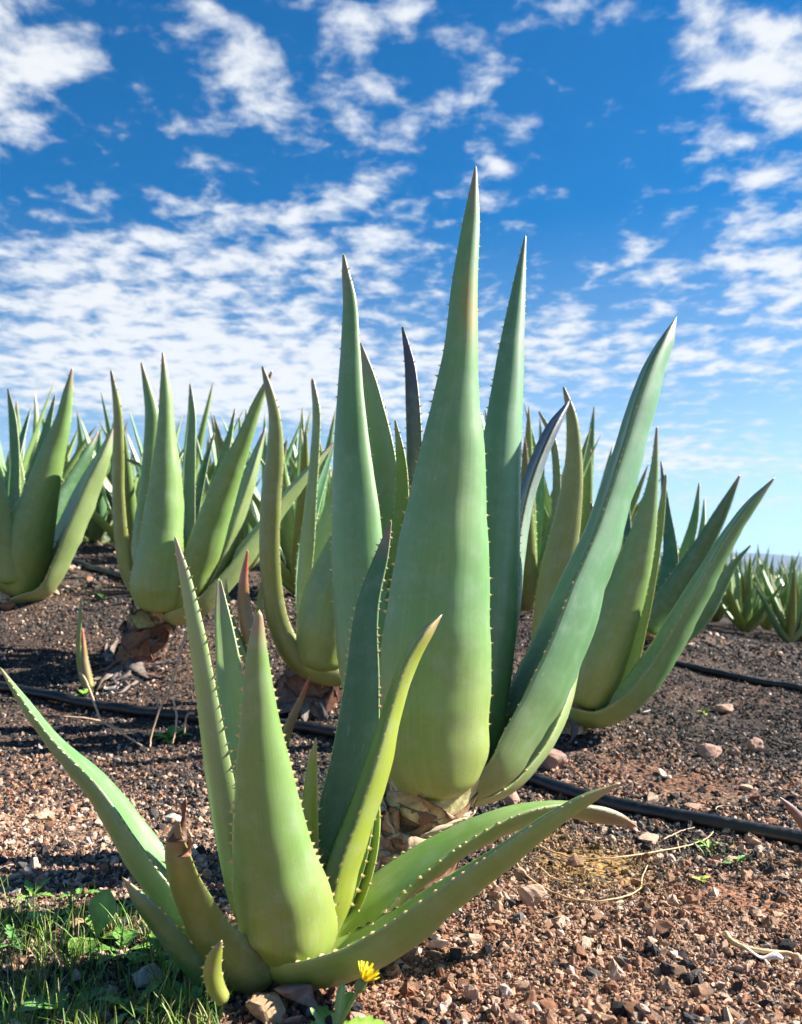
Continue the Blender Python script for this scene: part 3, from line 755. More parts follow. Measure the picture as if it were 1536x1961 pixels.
seen_leaf(D, [(1203, 950, 3), (1202, 1010, 14), (1206, 1080, 20), (1225, 1150, 28), (1245, 1200, 28)], 3.3, 3.5, (190, 190), 'deep', 24, **TD)
seen_leaf(D, [(1437, 1045, 3), (1410, 1075, 11), (1385, 1120, 18), (1350, 1180, 25), (1310, 1218, 26), (1265, 1222, 26)], 3.1, 2.95, (55, 50), 'teal', 26, **TD)
seen_leaf(D, [(1405, 1070, 3), (1385, 1105, 11), (1355, 1150, 18), (1315, 1195, 24), (1265, 1216, 26)], 3.16, 3.2, (60, 60), 'blue', 24, **TD)

# --- left of the middle
E = plant(590, 1356, 2.22, 'aloe partly hidden behind the tallest one, with a tall hooked leaf on its left')
trunk_part(E, at(578, 1362, 2.24), at(612, 1270, 2.26), .074, .066, 20, PAL_RED, 17, .5, .07)
dead_leaves(E, at(578, 1358, 2.22), 9, .07, PAL_DARK, 53, (2.6, 6.2))
seen_leaf(E, [(503, 704, 5), (513, 740, 15), (524, 785, 21), (527, 868, 33), (519, 952, 39), (516, 1035, 39), (520, 1118, 39), (536, 1202, 42), (566, 1258, 46), (612, 1290, 42), (650, 1298, 36)], 2.16, 2.1, (-40, -30), 'olive', 44, **TB)
seen_leaf(E, [(725, 890, 4), (700, 965, 44), (665, 1055, 88), (640, 1140, 118), (622, 1215, 112), (615, 1270, 90)], 2.12, 2.1, (-4, 5), 'green', 36, **TB)
seen_leaf(E, [(599, 731, 8), (606, 785, 15), (603, 868, 18), (596, 952, 22), (589, 1035, 28), (582, 1130, 28), (586, 1230, 28), (600, 1280, 26)], 2.24, 2.26, (-70, -60), 'pale', 36, **TB)
seen_leaf(E, [(650, 900, 6), (630, 985, 28), (612, 1070, 40), (598, 1170, 40), (604, 1270, 34)], 2.26, 2.4, (172, 172), 'pale', 28, **TB)
seen_leaf(E, [(640, 848, 4), (622, 905, 14), (604, 960, 22), (586, 1040, 26), (580, 1150, 28), (600, 1270, 28)], 2.3, 2.5, (190, 190), 'teal', 26, **TB)
RP = plant(500, 1300, 2.1, 'small red tipped aloe offset beside the hooked-leaf aloe', name='aloe_offset', cat='aloe offset')
seen_leaf(RP, [(474, 1056, 4), (467, 1110, 17), (468, 1165, 26), (480, 1220, 30), (497, 1290, 26)], 2.08, 2.06, (-20, -20), 'red', 26, teeth=.004, gap=.014)
seen_leaf(RP, [(432, 1112, 4), (436, 1160, 10), (452, 1215, 18), (478, 1265, 22), (500, 1298, 20)], 2.1, 2.05, (60, 60), 'green', 26, teeth=.004, gap=.014)
seen_leaf(RP, [(500, 1118, 5), (497, 1160, 12), (498, 1220, 18), (504, 1290, 20)], 2.12, 2.14, (170, 170), 'olive', 22, teeth=.004, gap=.014)
SP = plant(555, 1425, 2.0, 'thin pink tipped aloe shoot leaning beside the black hose', name='aloe_offset', cat='aloe offset')
seen_leaf(SP, [(592, 1298, 3), (578, 1335, 11), (560, 1375, 17), (548, 1410, 18), (545, 1430, 16)], 1.98, 1.97, (40, 40), 'red', 22, teeth=.003, gap=.015)

# --- left plant
Fp = plant(272, 1292, 2.6, 'aloe on a leaning trunk of grey and red withered leaves at left')
trunk_part(Fp, at(248, 1312, 2.62), at(302, 1150, 2.63), .062, .056, 30, PAL_RED, 21, 1.2, .06)
dead_leaves(Fp, at(252, 1302, 2.60), 26, .12, PAL_DARK, 52, (2.2, 5.6))
TF = dict(teeth=.0055, gap=.028)
seen_leaf(Fp, [(312, 677, 4), (317, 743, 21), (318, 827, 35), (318, 910, 58), (315, 993, 79), (311, 1077, 102), (304, 1132, 106), (304, 1158, 84)], 2.54, 2.5, (8, 8), 'green', 44, **TF)
seen_leaf(Fp, [(213, 712, 5), (225, 785, 16), (227, 868, 21), (227, 952, 23), (233, 1035, 27), (246, 1100, 28), (275, 1150, 26)], 2.58, 2.5, (-42, -35), 'olive', 36, **TF)
seen_leaf(Fp, [(271, 696, 4), (281, 740, 15), (290, 785, 25), (289, 868, 30), (281, 952, 32), (272, 1035, 38), (276, 1130, 44)], 2.68, 2.75, (-30, -30), 'green', 36, **TF)
seen_leaf(Fp, [(520, 713, 5), (496, 765, 17), (472, 830, 29), (440, 910, 46), (411, 990, 60), (386, 1070, 68), (362, 1130, 64), (330, 1168, 52)], 2.58, 2.45, (26, 22), 'green', 40, **TF)
seen_leaf(Fp, [(507, 823, 5), (482, 900, 27), (452, 985, 41), (422, 1065, 46), (388, 1130, 46), (345, 1178, 42)], 2.64, 2.62, (110, 105), 'pale', 32, **TF)
seen_leaf(Fp, [(640, 846, 4), (600, 895, 18), (550, 955, 28), (490, 1035, 37), (430, 1112, 42), (365, 1170, 42), (330, 1182, 36)], 2.62, 2.7, (95, 95), 'pale', 34, **TF)
seen_leaf(Fp, [(364, 736, 3), (367, 785, 14), (363, 868, 23), (360, 952, 27), (358, 1035, 28), (335, 1140, 30)], 2.7, 2.85, (172, 172), 'pale', 30, **TF)
seen_leaf(Fp, [(450, 784, 3), (436, 850, 14), (415, 920, 21), (395, 990, 24), (350, 1120, 30)], 2.72, 2.9, (140, 140), 'green', 28, **TF)
seen_leaf(Fp, [(410, 830, 3), (392, 890, 13), (378, 950, 18), (362, 1030, 22), (335, 1130, 28)], 2.74, 2.95, (160, 160), 'deep', 26, **TF)
seen_leaf(Fp, [(243, 880, 4), (262, 888, 10), (276, 920, 14), (285, 1000, 18), (295, 1120, 22)], 2.75, 2.95, (190, 190), 'deep', 24, **TF)

# --- far left plant
G = plant(35, 1156, 3.2, 'broad leaved aloe cut by the left edge, with a pale keeled leaf reaching right')
trunk_part(G, at(30, 1166, 3.22), at(40, 1118, 3.24), .075, .07, 7, PAL_HERO, 25, .8, .05)
TG = dict(teeth=.0065, gap=.036)
seen_leaf(G, [(138, 707, 4), (129, 760, 20), (122, 800, 28), (101, 868, 46), (78, 952, 66), (52, 1035, 96), (38, 1097, 98), (34, 1128, 80)], 3.14, 3.05, (14, 18), 'green', 40, **TG)
seen_leaf(G, [(217, 820, 4), (200, 870, 26), (170, 935, 44), (137, 1010, 52), (108, 1075, 50), (78, 1125, 44), (40, 1142, 40)], 3.18, 3.1, (104, 98), 'pale', 36, ho=.6, ci=.2, **TG)
seen_leaf(G, [(15, 745, 3), (24, 800, 14), (28, 870, 18), (26, 950, 22), (28, 1100, 30)], 3.3, 3.5, (160, 160), 'green', 28, **TG)
seen_leaf(G, [(105, 758, 3), (90, 820, 15), (72, 890, 24), (50, 980, 32), (38, 1100, 36)], 3.26, 3.4, (150, 150), 'green', 28, **TG)
seen_leaf(G, [(22, 818, 3), (34, 880, 13), (40, 950, 20), (36, 1100, 28)], 3.28, 3.5, (185, 185), 'pale', 26, **TG)
seen_leaf(G, [(188, 828, 3), (168, 870, 18), (140, 920, 26), (105, 990, 34), (60, 1110, 40)], 3.3, 3.45, (60, 60), 'deep', 28, **TG)
seen_leaf(G, [(-30, 800, 3), (-12, 900, 24), (4, 1000, 36), (20, 1110, 44)], 3.1, 3.0, (-30, -30), 'green', 26, **TG)

# --- aloe standing just outside the frame on the right; only a red leaf tip reaches into view
O = plant(1760, 1690, 1.30, 'red leaf tip of an aloe poking in from the right edge above the hose')
seen_leaf(O, [(1494, 1528, 4), (1515, 1548, 14), (1550, 1590, 26), (1620, 1655, 40), (1720, 1690, 44)], 1.30, 1.24, (20, 20), 'maroon', 28, teeth=.004, gap=.014)
seen_leaf(O, [(1655, 1500, 4), (1690, 1570, 26), (1720, 1630, 36), (1745, 1690, 40)], 1.32, 1.36, (-40, -40), 'green', 24, teeth=.004, gap=.014)
seen_leaf(O, [(1880, 1520, 4), (1840, 1590, 30), (1800, 1650, 40), (1765, 1695, 40)], 1.32, 1.34, (40, 40), 'green', 24, teeth=.004, gap=.014)

# ------------------------------------------------------------------ field plants (built once, then copied)
def field_plant(seed, nl=13, rings=14, one=False, height=.78):
    """an aloe rosette around the origin; leaves as children, or one list for joining"""
    rs = random.Random(seed)
    root = empty('aloe_plant', (0, 0, 0))
    for k in range(nl):
        f = k / (nl - 1)                                   # 0 outer ... 1 inner
        az = k * 2.39996 + rs.uniform(-.25, .25)
        L = height * (1.02 - .18 * (1 - f) + rs.uniform(-.10, .10)) * (1.0 if f < .85 else .8)
        th0 = math.radians(54 - 44 * f + rs.uniform(-6, 6)); th1 = math.radians(24 - 20 * f + rs.uniform(-10, 14))
        if rs.random() < .2: th1 += math.radians(25)
        t = np.linspace(0, 1, rings); th = th0 + (th1 - th0) * np.minimum(t / .45, 1) ** .8
        if rs.random() < .35: th = th + np.radians(rs.uniform(-18, 22)) * np.clip((t - .6) / .4, 0, 1)
        er = np.array([math.cos(az), math.sin(az), 0.]); ez = np.array([0, 0, 1.])
        dl = L / (rings - 1)
        P_ = np.zeros((rings, 3)); P_[0] = er * .02 + ez * (.05 + .05 * f)
        for i in range(1, rings): P_[i] = P_[i - 1] + dl * (er * math.sin(th[i]) + ez * math.cos(th[i]))
        T = unit(np.gradient(P_, axis=0)); et = np.array([-math.sin(az), math.cos(az), 0.])
        U = np.repeat(et[None], rings, 0); N = unit(np.cross(U, T))
        if N[rings // 2] @ er < 0: N = -N; U = -U
        wmax = rs.uniform(.042, .056) * (1 - .35 * f)
        A_ = wmax * np.interp(t, [0, .08, .22, .5, .8, .93, 1], [.75, .95, 1.0, .78, .40, .2, .04])
        st = rs.choice(['green', 'green', 'pale', 'pale', 'yellow', 'blue', 'teal', 'olive', 'brown' if f < .35 else 'green'])  # light styles favoured, so shaded field leaves look sunlit
        build_leaf('leaf', P_, U, N, A_, t, st, root, np.zeros(3), nout=9, nin=5, far=True, teeth=.006 if not one else 0, gap=.04, rs=rs, sep_teeth=False)
    return root


def join_children(root, name):
    """one mesh from all leaves of a plant too far off to show them singly"""
    V, Fc, Cc, Lf = [], [], [], []
    for ch in list(root.children):
        me = ch.data; b = sum(len(x) for x in V)
        v = np.empty(len(me.vertices) * 3); me.vertices.foreach_get('co', v); V.append(v.reshape(-1, 3))
        c = np.empty(len(me.vertices) * 4, np.float32); me.attributes['col'].data.foreach_get('color', c); Cc.append(c.reshape(-1, 4)[:, :3])
        l = np.empty(len(me.vertices) * 3, np.float32); me.attributes['lf'].data.foreach_get('vector', l); Lf.append(l.reshape(-1, 3))
        Fc += [tuple(i + b for i in p.vertices) for p in me.polygons]
        bpy.data.objects.remove(ch); bpy.data.meshes.remove(me)
    bpy.data.objects.remove(root)
    return mesh_obj(name, np.concatenate(V), Fc, M_LEAF_FAR, None, np.concatenate(Cc), np.concatenate(Lf))


def copy_tree(o, parent=None):
    c = o.copy(); COL.objects.link(c); c.parent = parent
    for ch in list(o.children): copy_tree(ch, c)
    return c


near_protos = [field_plant(s, 13) for s in (101, 102, 103, 104)]
far_protos = [join_children(field_plant(s, 11, 9, True), 'aloe_plant') for s in (201, 202, 203, 204)]
_used = set()


def place(proto, x, y, s, rz, label, group, lean=(0, 0)):
    if proto.name not in _used: _used.add(proto.name); o = proto
    else: o = copy_tree(proto)
    o.location = (x, y, float(gz(x, y)) - .02); o.rotation_euler = (lean[0], lean[1], rz); o.scale = (s, s, s)
    return tag(o, label, 'aloe plant', group)


FG = 'aloe plants in the field'
explicit = [(1008, 3.5, 1.0, 0, 2.1, 'blue green aloe seen between the two big leaves right of the tallest aloe'),
            (1428, 7.3, .92, 1, .4, 'upright aloe beyond the bare dark soil, left of the edge one'),
            (1512, 7.1, .95, 2, 3.3, 'upright aloe beyond the bare dark soil, at the right edge of the picture'),
            (1372, 8.2, .9, 0, 1.9, 'aloe half hidden by the arching leaf tip, beyond the dark soil at right'),
            (1468, 8.4, .95, 3, 5.0, 'aloe standing back between the two upright ones at the far right'),
            (1560, 8.0, 1.0, 1, 2.2, 'aloe cut by the right edge of the picture in the far row'),
            (40, 4.7, 1.0, 1, 3.9, 'aloe peeking over the broad leaves near the left edge'),
            (185, 5.0, .95, 2, 2.7, 'aloe on the slope between the broad leaved aloe and the leaning one'),
            (335, 4.9, 1.05, 3, .3, 'aloe rising right behind the leaning trunk plant'),
            (525, 5.0, 1.05, 0, 5.6, 'aloe behind the hooked leaf, tips above the horizon'),
            (640, 4.6, 1.05, 1, 1.4, 'aloe mostly hidden behind the left leaf of the tallest aloe'),
            (-25, 4.0, .95, 3, 1.2, 'spiky aloe behind the broad leaved one at the left edge'),
            (120, 5.2, .9, 0, 4.2, 'aloe in the gap behind the broad leaved one at far left'),
            (250, 4.4, .95, 1, 5.1, 'aloe close behind the leaning grey trunk plant at left'),
            (470, 4.2, 1.0, 2, .9, 'aloe behind the hooked-leaf aloe, its leaves crossing the sky gap'),
            (575, 3.6, .95, 3, 2.6, 'aloe filling the gap between hooked leaf and tallest aloe'),
            (400, 5.6, .92, 0, 3.0, 'aloe further back between the left plant and the hooked leaf')]
pos = [(-.43 * 3.2, 3.2), (-.29 * 2.6, 2.6), (.19 * 2.1, 2.1), (.28 * 3.2, 3.2), (-.1 * 2.2, 2.2), (.03, 1.15)]
for (px, Y, s, k, rz, lb) in explicit:
    x = (px - CX) / F * Y; pos.append((x, Y))
    place(near_protos[k], x, Y, s, rz, lb, FG)
rr = random.Random(5)
for k in range(11):                                   # the close-set row beyond the bare soil at right
    y = 7.7 + .9 * (k % 3) + rr.uniform(-.15, .15); x = (.33 + .021 * k + rr.uniform(-.006, .006)) * y
    if any((x - a) ** 2 + (y - b) ** 2 < .10 for a, b in pos): continue
    pos.append((x, y))
    place(near_protos[k % 4], x, y, rr.uniform(.85, 1.0), rr.uniform(0, 6.28), 'aloe in the close-set row beyond the bare soil at right, overlapped by its neighbours',
          'aloes in the close-set right row', (rr.uniform(-.06, .06), rr.uniform(-.06, .06)))
rows_y = [4.1, 4.9, 5.9, 7.0, 8.2, 9.6, 11.2, 13., 15.2, 18., 21.5]
for ri, y0 in enumerate(rows_y):
    k = -30
    while k < 30:
        x = k * .66 * (1 + .05 * ri) + rr.uniform(-.16, .16); y = y0 - .42 * x + rr.uniform(-.18, .18); k += 1
        if y < 3.9 or abs(x / y) > .53: continue
        if x / y > .20 and y < 7.2: continue
        if any((x - a) ** 2 + (y - b) ** 2 < .27 for a, b in pos): continue
        pos.append((x, y))
        left = x / y < .1
        if y < 8.6:
            place(near_protos[rr.randrange(4)], x, y, rr.uniform(.68, 1.06), rr.uniform(0, 6.28),
                  'aloe in the middle rows of the rise on the left, partly hidden by nearer plants' if left else 'aloe in the middle rows right of the tallest aloe, partly hidden by nearer plants',
                  'aloes in the middle rows', (rr.uniform(-.16, .16), rr.uniform(-.16, .16)))
        else:
            place(far_protos[rr.randrange(4)], x, y, rr.uniform(.8, 1.02), rr.uniform(0, 6.28),
                  'small distant aloe in the far rows on the left rise' if left else 'small distant aloe in the far rows on the right, below the hills',
                  'aloes in the far rows', (rr.uniform(-.08, .08), rr.uniform(-.08, .08)))
for p_ in near_protos + far_protos:
    if p_.name not in _used: place(p_, rr.uniform(-3, 0), 12, .9, 0, 'small distant aloe in the far rows on the left rise', 'aloes in the far rows')

# the mass of aloes beyond, too far to tell apart
V, Fc, Cc = [], [], []
for i in range(1500):
    y = 23 + 150 * rr.random() ** 1.6; x = rr.uniform(-.55, .55) * y
    z = float(0)
    V0 = (x, y); hgt = rr.uniform(.55, .85)
    for k in range(7):
        az = k * .9 + rr.random(); th = rr.uniform(.1, .6)
        b = len(V); d = np.array([math.cos(az), math.sin(az), 0]); s_ = np.array([-math.sin(az), math.cos(az), 0])
        o_ = np.array([x, y, 0.])
        for q_, w_ in ((.0, .05), (.45, .045), (1., .004)):
            c_ = o_ + d * (math.sin(th) * hgt * q_) + np.array([0, 0, math.cos(th) * hgt * q_])
            V += [c_ - s_ * w_, c_ + d * w_ * .6, c_ + s_ * w_]
        for j in (0, 3): Fc += [(b + j, b + j + 1, b + j + 4, b + j + 3), (b + j + 1, b + j + 2, b + j + 5, b + j + 4), (b + j + 2, b + j, b + j + 3, b + j + 5)]
        c0 = np.array(STY[rr.choice(['green', 'blue', 'teal', 'olive'])][1]); Cc += [c0] * 9
V = np.array(V); V[:, 2] += gz(V[:, 0], V[:, 1])
far_field = mesh_obj('distant_aloe_rows', V, Fc, M_LEAF_FAR, None, np.array(Cc), np.zeros((len(V), 3)))
tag(far_field, 'green mass of the farthest aloe rows below the hills', None, None, 'stuff')

# ------------------------------------------------------------------ irrigation hoses
def tube_mesh(path, rad, ns=14, cap=True):
    path = np.asarray(path, float); n = len(path); T = unit(np.gradient(path, axis=0))
    rad = np.broadcast_to(np.asarray(rad, float), (n,))
    up = np.array([0, 0, 1.]); S = np.cross(T, up); S = np.where(np.linalg.norm(S, axis=1, keepdims=True) < .05, np.array([1., 0, 0]), S); S = unit(S); Bv = np.cross(S, T)
    an = np.arange(ns) / ns * 2 * math.pi
    V = (path[:, None] + rad[:, None, None] * (np.cos(an)[None, :, None] * S[:, None] + np.sin(an)[None, :, None] * Bv[:, None])).reshape(-1, 3)
    Fc = [(i * ns + k, i * ns + (k + 1) % ns, (i + 1) * ns + (k + 1) % ns, (i + 1) * ns + k) for i in range(n - 1) for k in range(ns)]
    if cap: Fc += [tuple(range(ns))[::-1], tuple(range((n - 1) * ns, n * ns))]
    return V, Fc


def hose(pts, rad, label):
    p = np.array(pts, float); s0 = np.concatenate([[0], np.cumsum(np.linalg.norm(np.diff(p, axis=0), axis=1))])
    q = hermite(s0, p, np.linspace(0, s0[-1], 160))
    q[:, 0] += .006 * np.sin(np.linspace(0, 23, 160)); 
    z = gz(q[:, 0], q[:, 1])
    zz = np.array([z[max(0, i - 6):i + 7].max() * .5 + z[max(0, i - 6):i + 7].mean() * .5 for i in range(160)]) + rad * .72
    V, Fc = tube_mesh(np.stack([q[:, 0], q[:, 1], zz], 1), rad)
    return tag(mesh_obj('drip_hose', V, Fc, M_HOSE), label, 'hose', 'black irrigation hoses')


def gp(px, py): return ground_at(px, py)[:2]


h1 = [gp(-190, 1305), gp(0, 1326), gp(165, 1358), gp(330, 1380), gp(620, 1412), gp(1010, 1502), gp(1270, 1574), gp(1536, 1626), gp(1760, 1680)]
hose(h1, .0135, 'thick black hose running behind the front aloes from left edge to right edge')
hose([gp(1255, 1262), gp(1330, 1285), gp(1420, 1304), gp(1536, 1326), gp(1700, 1352)], .011, 'thin black hose on dark soil at right, behind the arching leaf')
hose([gp(60, 1068), gp(150, 1085), gp(240, 1112), gp(330, 1138)], .014, 'black hose on the slope between the two left plants')

# ------------------------------------------------------------------ stones
def rock_mesh(name, seed, col, sub=1, flat=.75, mat=None, attr=True, rough=.07):
    rs = random.Random(seed); bm = bmesh.new()
    for i in range(15):
        v = Vector((rs.gauss(0, 1), rs.gauss(0, 1), rs.gauss(0, 1))).normalized() * rs.uniform(.78, 1.1)
        bm.verts.new((v.x * rs.uniform(.95, 1.1), v.y * .9, v.z * flat))
    r = bmesh.ops.convex_hull(bm, input=bm.verts)
    bmesh.ops.delete(bm, geom=[g for g in r['geom_interior'] if isinstance(g, bmesh.types.BMVert)], context='VERTS')
    for _ in range(sub):
        bmesh.ops.subdivide_edges(bm, edges=bm.edges[:], cuts=1, use_grid_fill=True, smooth=.18)
        bmesh.ops.triangulate(bm, faces=bm.faces[:])
    o_ = Vector((rs.uniform(0, 50), rs.uniform(0, 50), 0))
    for v in bm.verts:
        d = mnoise.fractal(v.co * 1.9 + o_, .8, 2.2, 4); v.co += v.co.normalized() * d * rough * 2.2
    me = bpy.data.meshes.new(name); bm.to_mesh(me); bm.free()
    me.polygons.foreach_set('use_smooth', np.zeros(len(me.polygons), dtype=bool))
    me.materials.append(mat or M_ROCK)
    if attr:
        a = me.attributes.new('scol', 'FLOAT_COLOR', 'POINT')
        c = np.ones((len(me.vertices), 4), np.float32); c[:, :3] = np.array(col) * (1 + .12 * rng.standard_normal((len(me.vertices), 1))); a.data.foreach_set('color', c.ravel())
    return me


PEACH = (.62, .41, .29); PINK = (.45, .275, .21); PALE = (.62, .57, .49); SAND = (.60, .40, .23); RUST = (.34, .16, .08); COAL = (.035, .033, .035); ASH = (.13, .12, .11)
ROCKS = [  # column, row of the foot, width px, height px, colour, label
    (1058, 1483, 64, 46, PINK, 'pinkish rock beside the hose right of the tallest aloe'),
    (984, 1555, 42, 46, PINK, 'rock tucked under the pale lower leaf of the tallest aloe'),
    (1362, 1462, 56, 38, PINK, 'largest of the rocks grouped on the dark soil at right'),
    (1410, 1452, 24, 20, PINK, 'small rounded rock between the two larger ones at right'),
    (1449, 1448, 38, 34, PINK, 'tilted rock, rightmost of the group on the dark soil'),
    (1392, 1370, 48, 20, PINK, 'flat pink rock alone above the group at right'),
    (1022, 1745, 60, 50, PEACH, 'peach coloured angular rock below the arching leaves'),
    (1250, 1622, 50, 26, PEACH, 'pale flat slab just below the hose at right'),
    (1332, 1555, 46, 14, PINK, 'low flat stone lying along the upper side of the hose'),
    (1450, 1760, 32, 22, PINK, 'lone pinkish stone on reddish soil at far right'),
    (1432, 1518, 28, 12, PEACH, 'small pale flat stone on the red soil above the hose'),
    (283, 1905, 70, 50, PALE, 'whitish angular rock lying in the grass'),
    (147, 1790, 34, 26, SAND, 'small orange rock among the grass blades'),
    (512, 1968, 104, 50, SAND, 'large tan rock at the bottom edge below the front aloe'),
    (683, 1966, 36, 24, PEACH, 'peach stone at the bottom edge beside the yellow flower'),
    (560, 1925, 46, 34, ASH, 'dark grey porous rock under the front aloe'),
    (505, 1936, 34, 26, ASH, 'dark stone left of the grey porous rock at the aloe foot'),
    (1516, 1838, 44, 30, COAL, 'black porous stone by the right edge near the dry strips'),
    (330, 1580, 34, 20, PALE, 'pale flat stone on the gravel behind the curled brown leaf'),
    (80, 1575, 50, 14, PEACH, 'flat peach slab on the sunlit gravel at left'),
    (74, 1425, 16, 13, PINK, 'small pink pebble above the long left leaf'),
    (12, 1172, 28, 24, RUST, 'round brown clod at the foot of the far left aloe'),
    (1240, 1372, 24, 12, PALE, 'small pale stone under the arching right leaf'),
]
for i, (px, py, w, h, c, lb) in enumerate(ROCKS):
    p = ground_at(px, py - h * .15); wm = w / F * p[1]; hm = h / F * p[1]
    o = bpy.data.objects.new('rock', rock_mesh('rock', 300 + i * 7, c, 2, .8, rough=.06)); COL.objects.link(o)
    o.location = (p[0], p[1] + wm * .25, p[2] + hm * .34); o.scale = (wm * .5, wm * .45, hm * .58); o.rotation_euler = (.1, .1, (i * 1.7) % 1.2 - .6)
    tag(o, lb, 'rock', 'loose rocks on the soil')

# 300 larger cinders in the foreground, pieces of the ground
SC = [(.33, .195, .125), (.43, .275, .185), (.23, .112, .068), (.045, .04, .04), (.11, .098, .09), (.50, .36, .27)]
smeshes = [[rock_mesh('stone', 500 + k * 11 + j * 97, SC[j], 1, .8, rough=.12) for j in range(len(SC))] for k in range(6)]
cnt = 0; rs3 = random.Random(31)
while cnt < 300:
    Y = .78 + 1.1 * rs3.random() ** 2.2; a = rs3.uniform(-.46, .47); x = a * Y
    if Y < .95 and -.22 < a < -.02: continue
    if a < -.2 and Y < 1.0 and rs3.random() < .6: continue
    d_, r_, o_ = soil_weights(np.array([x]), np.array([Y]))
    j = rs3.choice([3, 3, 4]) if rs3.random() < d_[0] * .7 + .12 else rs3.choice([0, 0, 1, 1, 2, 5])
    s = rs3.choice([.004, .0045, .005, .006, .0065, .008, .011]) * (1.0 + .35 * (Y - .8))
    o = bpy.data.objects.new('stone', smeshes[rs3.randrange(6)][j]); COL.objects.link(o); o.parent = ground
    o.location = (x, Y, float(gz(x, Y)) + s * .35); o.scale = (s * rs3.uniform(.8, 1.35), s, s * rs3.uniform(.7, 1)); o.rotation_euler = (rs3.uniform(-.5, .5), rs3.uniform(-.5, .5), rs3.uniform(0, 6.28))
    cnt += 1

# the gravel itself: uncountable, scattered over the soil by geometry nodes
pcol = bpy.data.collections.new('gravel_shapes')
for k in range(9):
    me = rock_mesh('gravel_shape', 800 + 13 * k, (1, 1, 1), 1 if k < 6 else 0, .72, M_GRAVEL, False, .14)
    pcol.objects.link(bpy.data.objects.new('gravel_shape_%d' % k, me))


def scatter(n, y0, y1, pw, s_lo, s_hi, seed, amax=.56):
    r = np.random.default_rng(seed)
    Y = (y0 ** pw + (y1 ** pw - y0 ** pw) * r.random(n)) ** (1 / pw)
    x = (r.random(n) * 2 - 1) * (amax * Y + .08)
    u = r.random(n); s = s_lo * (s_hi / s_lo) ** (u ** 1.7)
    return x, Y, s


parts = [scatter(105000, .62, 1.55, 1.6, .0012, .0040, 1), scatter(4200, .62, 1.6, 1.6, .0045, .0105, 2),
         scatter(75000, 1.45, 3.4, 1.2, .0024, .0075, 3), scatter(22000, 3.2, 8.0, 1.0, .005, .016, 4)]
gx = np.concatenate([p[0] for p in parts]); gy = np.concatenate([p[1] for p in parts]); gs = np.concatenate([p[2] for p in parts])
clump = vnoise(gx * 14, gy * 14, 41) + .6 * vnoise(gx * 5, gy * 5, 42)
bare = .34 * np.maximum(blob(gx, gy, 1150, 1660, 120, .7), np.maximum(blob(gx, gy, 1350, 1700, 110, .6), blob(gx, gy, 1330, 1500, 170, .4)))
keep = (clump > -.34 + .22 * sm(gy, 1.4, 2.4) + bare * 1.2) | (rng.random(len(gx)) < .30 - bare * .5)
gx, gy, gs = gx[keep], gy[keep], gs[keep]
gzv = gz(gx, gy) + gs * rng.uniform(-.1, .45, len(gs))
d_, r_, o_ = soil_weights(gx, gy)
u = rng.random(len(gx)); dk = u < (.14 + .82 * d_)
cA = np.array(SC)[[0, 1, 2, 5]][rng.integers(0, 4, len(gx))]
cA = cA * (1 - .5 * r_[:, None]) + np.array([.27, .11, .06]) * (.5 * r_[:, None])
cB = np.where(rng.random((len(gx), 1)) < .74, np.array([.040, .036, .036]), np.array([.105, .092, .084]))
gc = np.where(dk[:, None], cB, cA); gc = gc * (1 - .8 * o_[:, None]) + np.array([.34, .21, .065]) * (.8 * o_[:, None])
pale = rng.random(len(gx)) < .03; gc[pale] = np.array([.58, .46, .37])
gc *= rng.uniform(.75, 1.3, (len(gx), 1))
gme = bpy.data.meshes.new('gravel'); gme.from_pydata(np.stack([gx, gy, gzv], 1).tolist(), [], [])


def put_attr(me, name, typ, arr, key):
    a = me.attributes.new(name, typ, 'POINT'); a.data.foreach_set(key, np.ascontiguousarray(arr).ravel())


put_attr(gme, 'scl', 'FLOAT_VECTOR', (gs[:, None] * rng.uniform(.75, 1.3, (len(gs), 3))).astype(np.float32), 'vector')
put_attr(gme, 'rot', 'FLOAT_VECTOR', (rng.random((len(gs), 3)) * 6.28).astype(np.float32), 'vector')
put_attr(gme, 'idx', 'INT', np.where(gy > 2.6, rng.integers(6, 9, len(gs)), rng.integers(0, 6, len(gs))).astype(np.int32), 'value')
put_attr(gme, 'scol', 'FLOAT_COLOR', np.concatenate([gc, np.ones((len(gc), 1))], 1).astype(np.float32), 'color')
gravel = bpy.data.objects.new('gravel', gme); COL.objects.link(gravel); gme.materials.append(M_GRAVEL)
tag(gravel, 'reddish brown and black volcanic gravel covering the soil', None, None, 'stuff')
ng = bpy.data.node_groups.new('gravel_scatter', 'GeometryNodeTree')
ng.interface.new_socket('Geometry', in_out='INPUT', socket_type='NodeSocketGeometry')
ng.interface.new_socket('Geometry', in_out='OUTPUT', socket_type='NodeSocketGeometry')
N_ = NT(ng)
gi, go = N_.n('NodeGroupInput'), N_.n('NodeGroupOutput')
ci_ = N_.n('GeometryNodeCollectionInfo'); ci_.inputs['Collection'].default_value = pcol
ci_.inputs['Separate Children'].default_value = True; ci_.inputs['Reset Children'].default_value = True
ip = N_.n('GeometryNodeInstanceOnPoints'); ip.inputs['Pick Instance'].default_value = True


def named(t, nm):
    nd = N_.n('GeometryNodeInputNamedAttribute', data_type=t); nd.inputs['Name'].default_value = nm; return nd.outputs[0]


N_.l(gi.outputs[0], ip.inputs['Points']); N_.l(ci_.outputs[0], ip.inputs['Instance'])
N_.l(named('INT', 'idx'), ip.inputs['Instance Index']); N_.l(named('FLOAT_VECTOR', 'rot'), ip.inputs['Rotation']); N_.l(named('FLOAT_VECTOR', 'scl'), ip.inputs['Scale'])
N_.l(ip.outputs[0], go.inputs[0])
mod = gravel.modifiers.new('scatter', 'NODES'); mod.node_group = ng

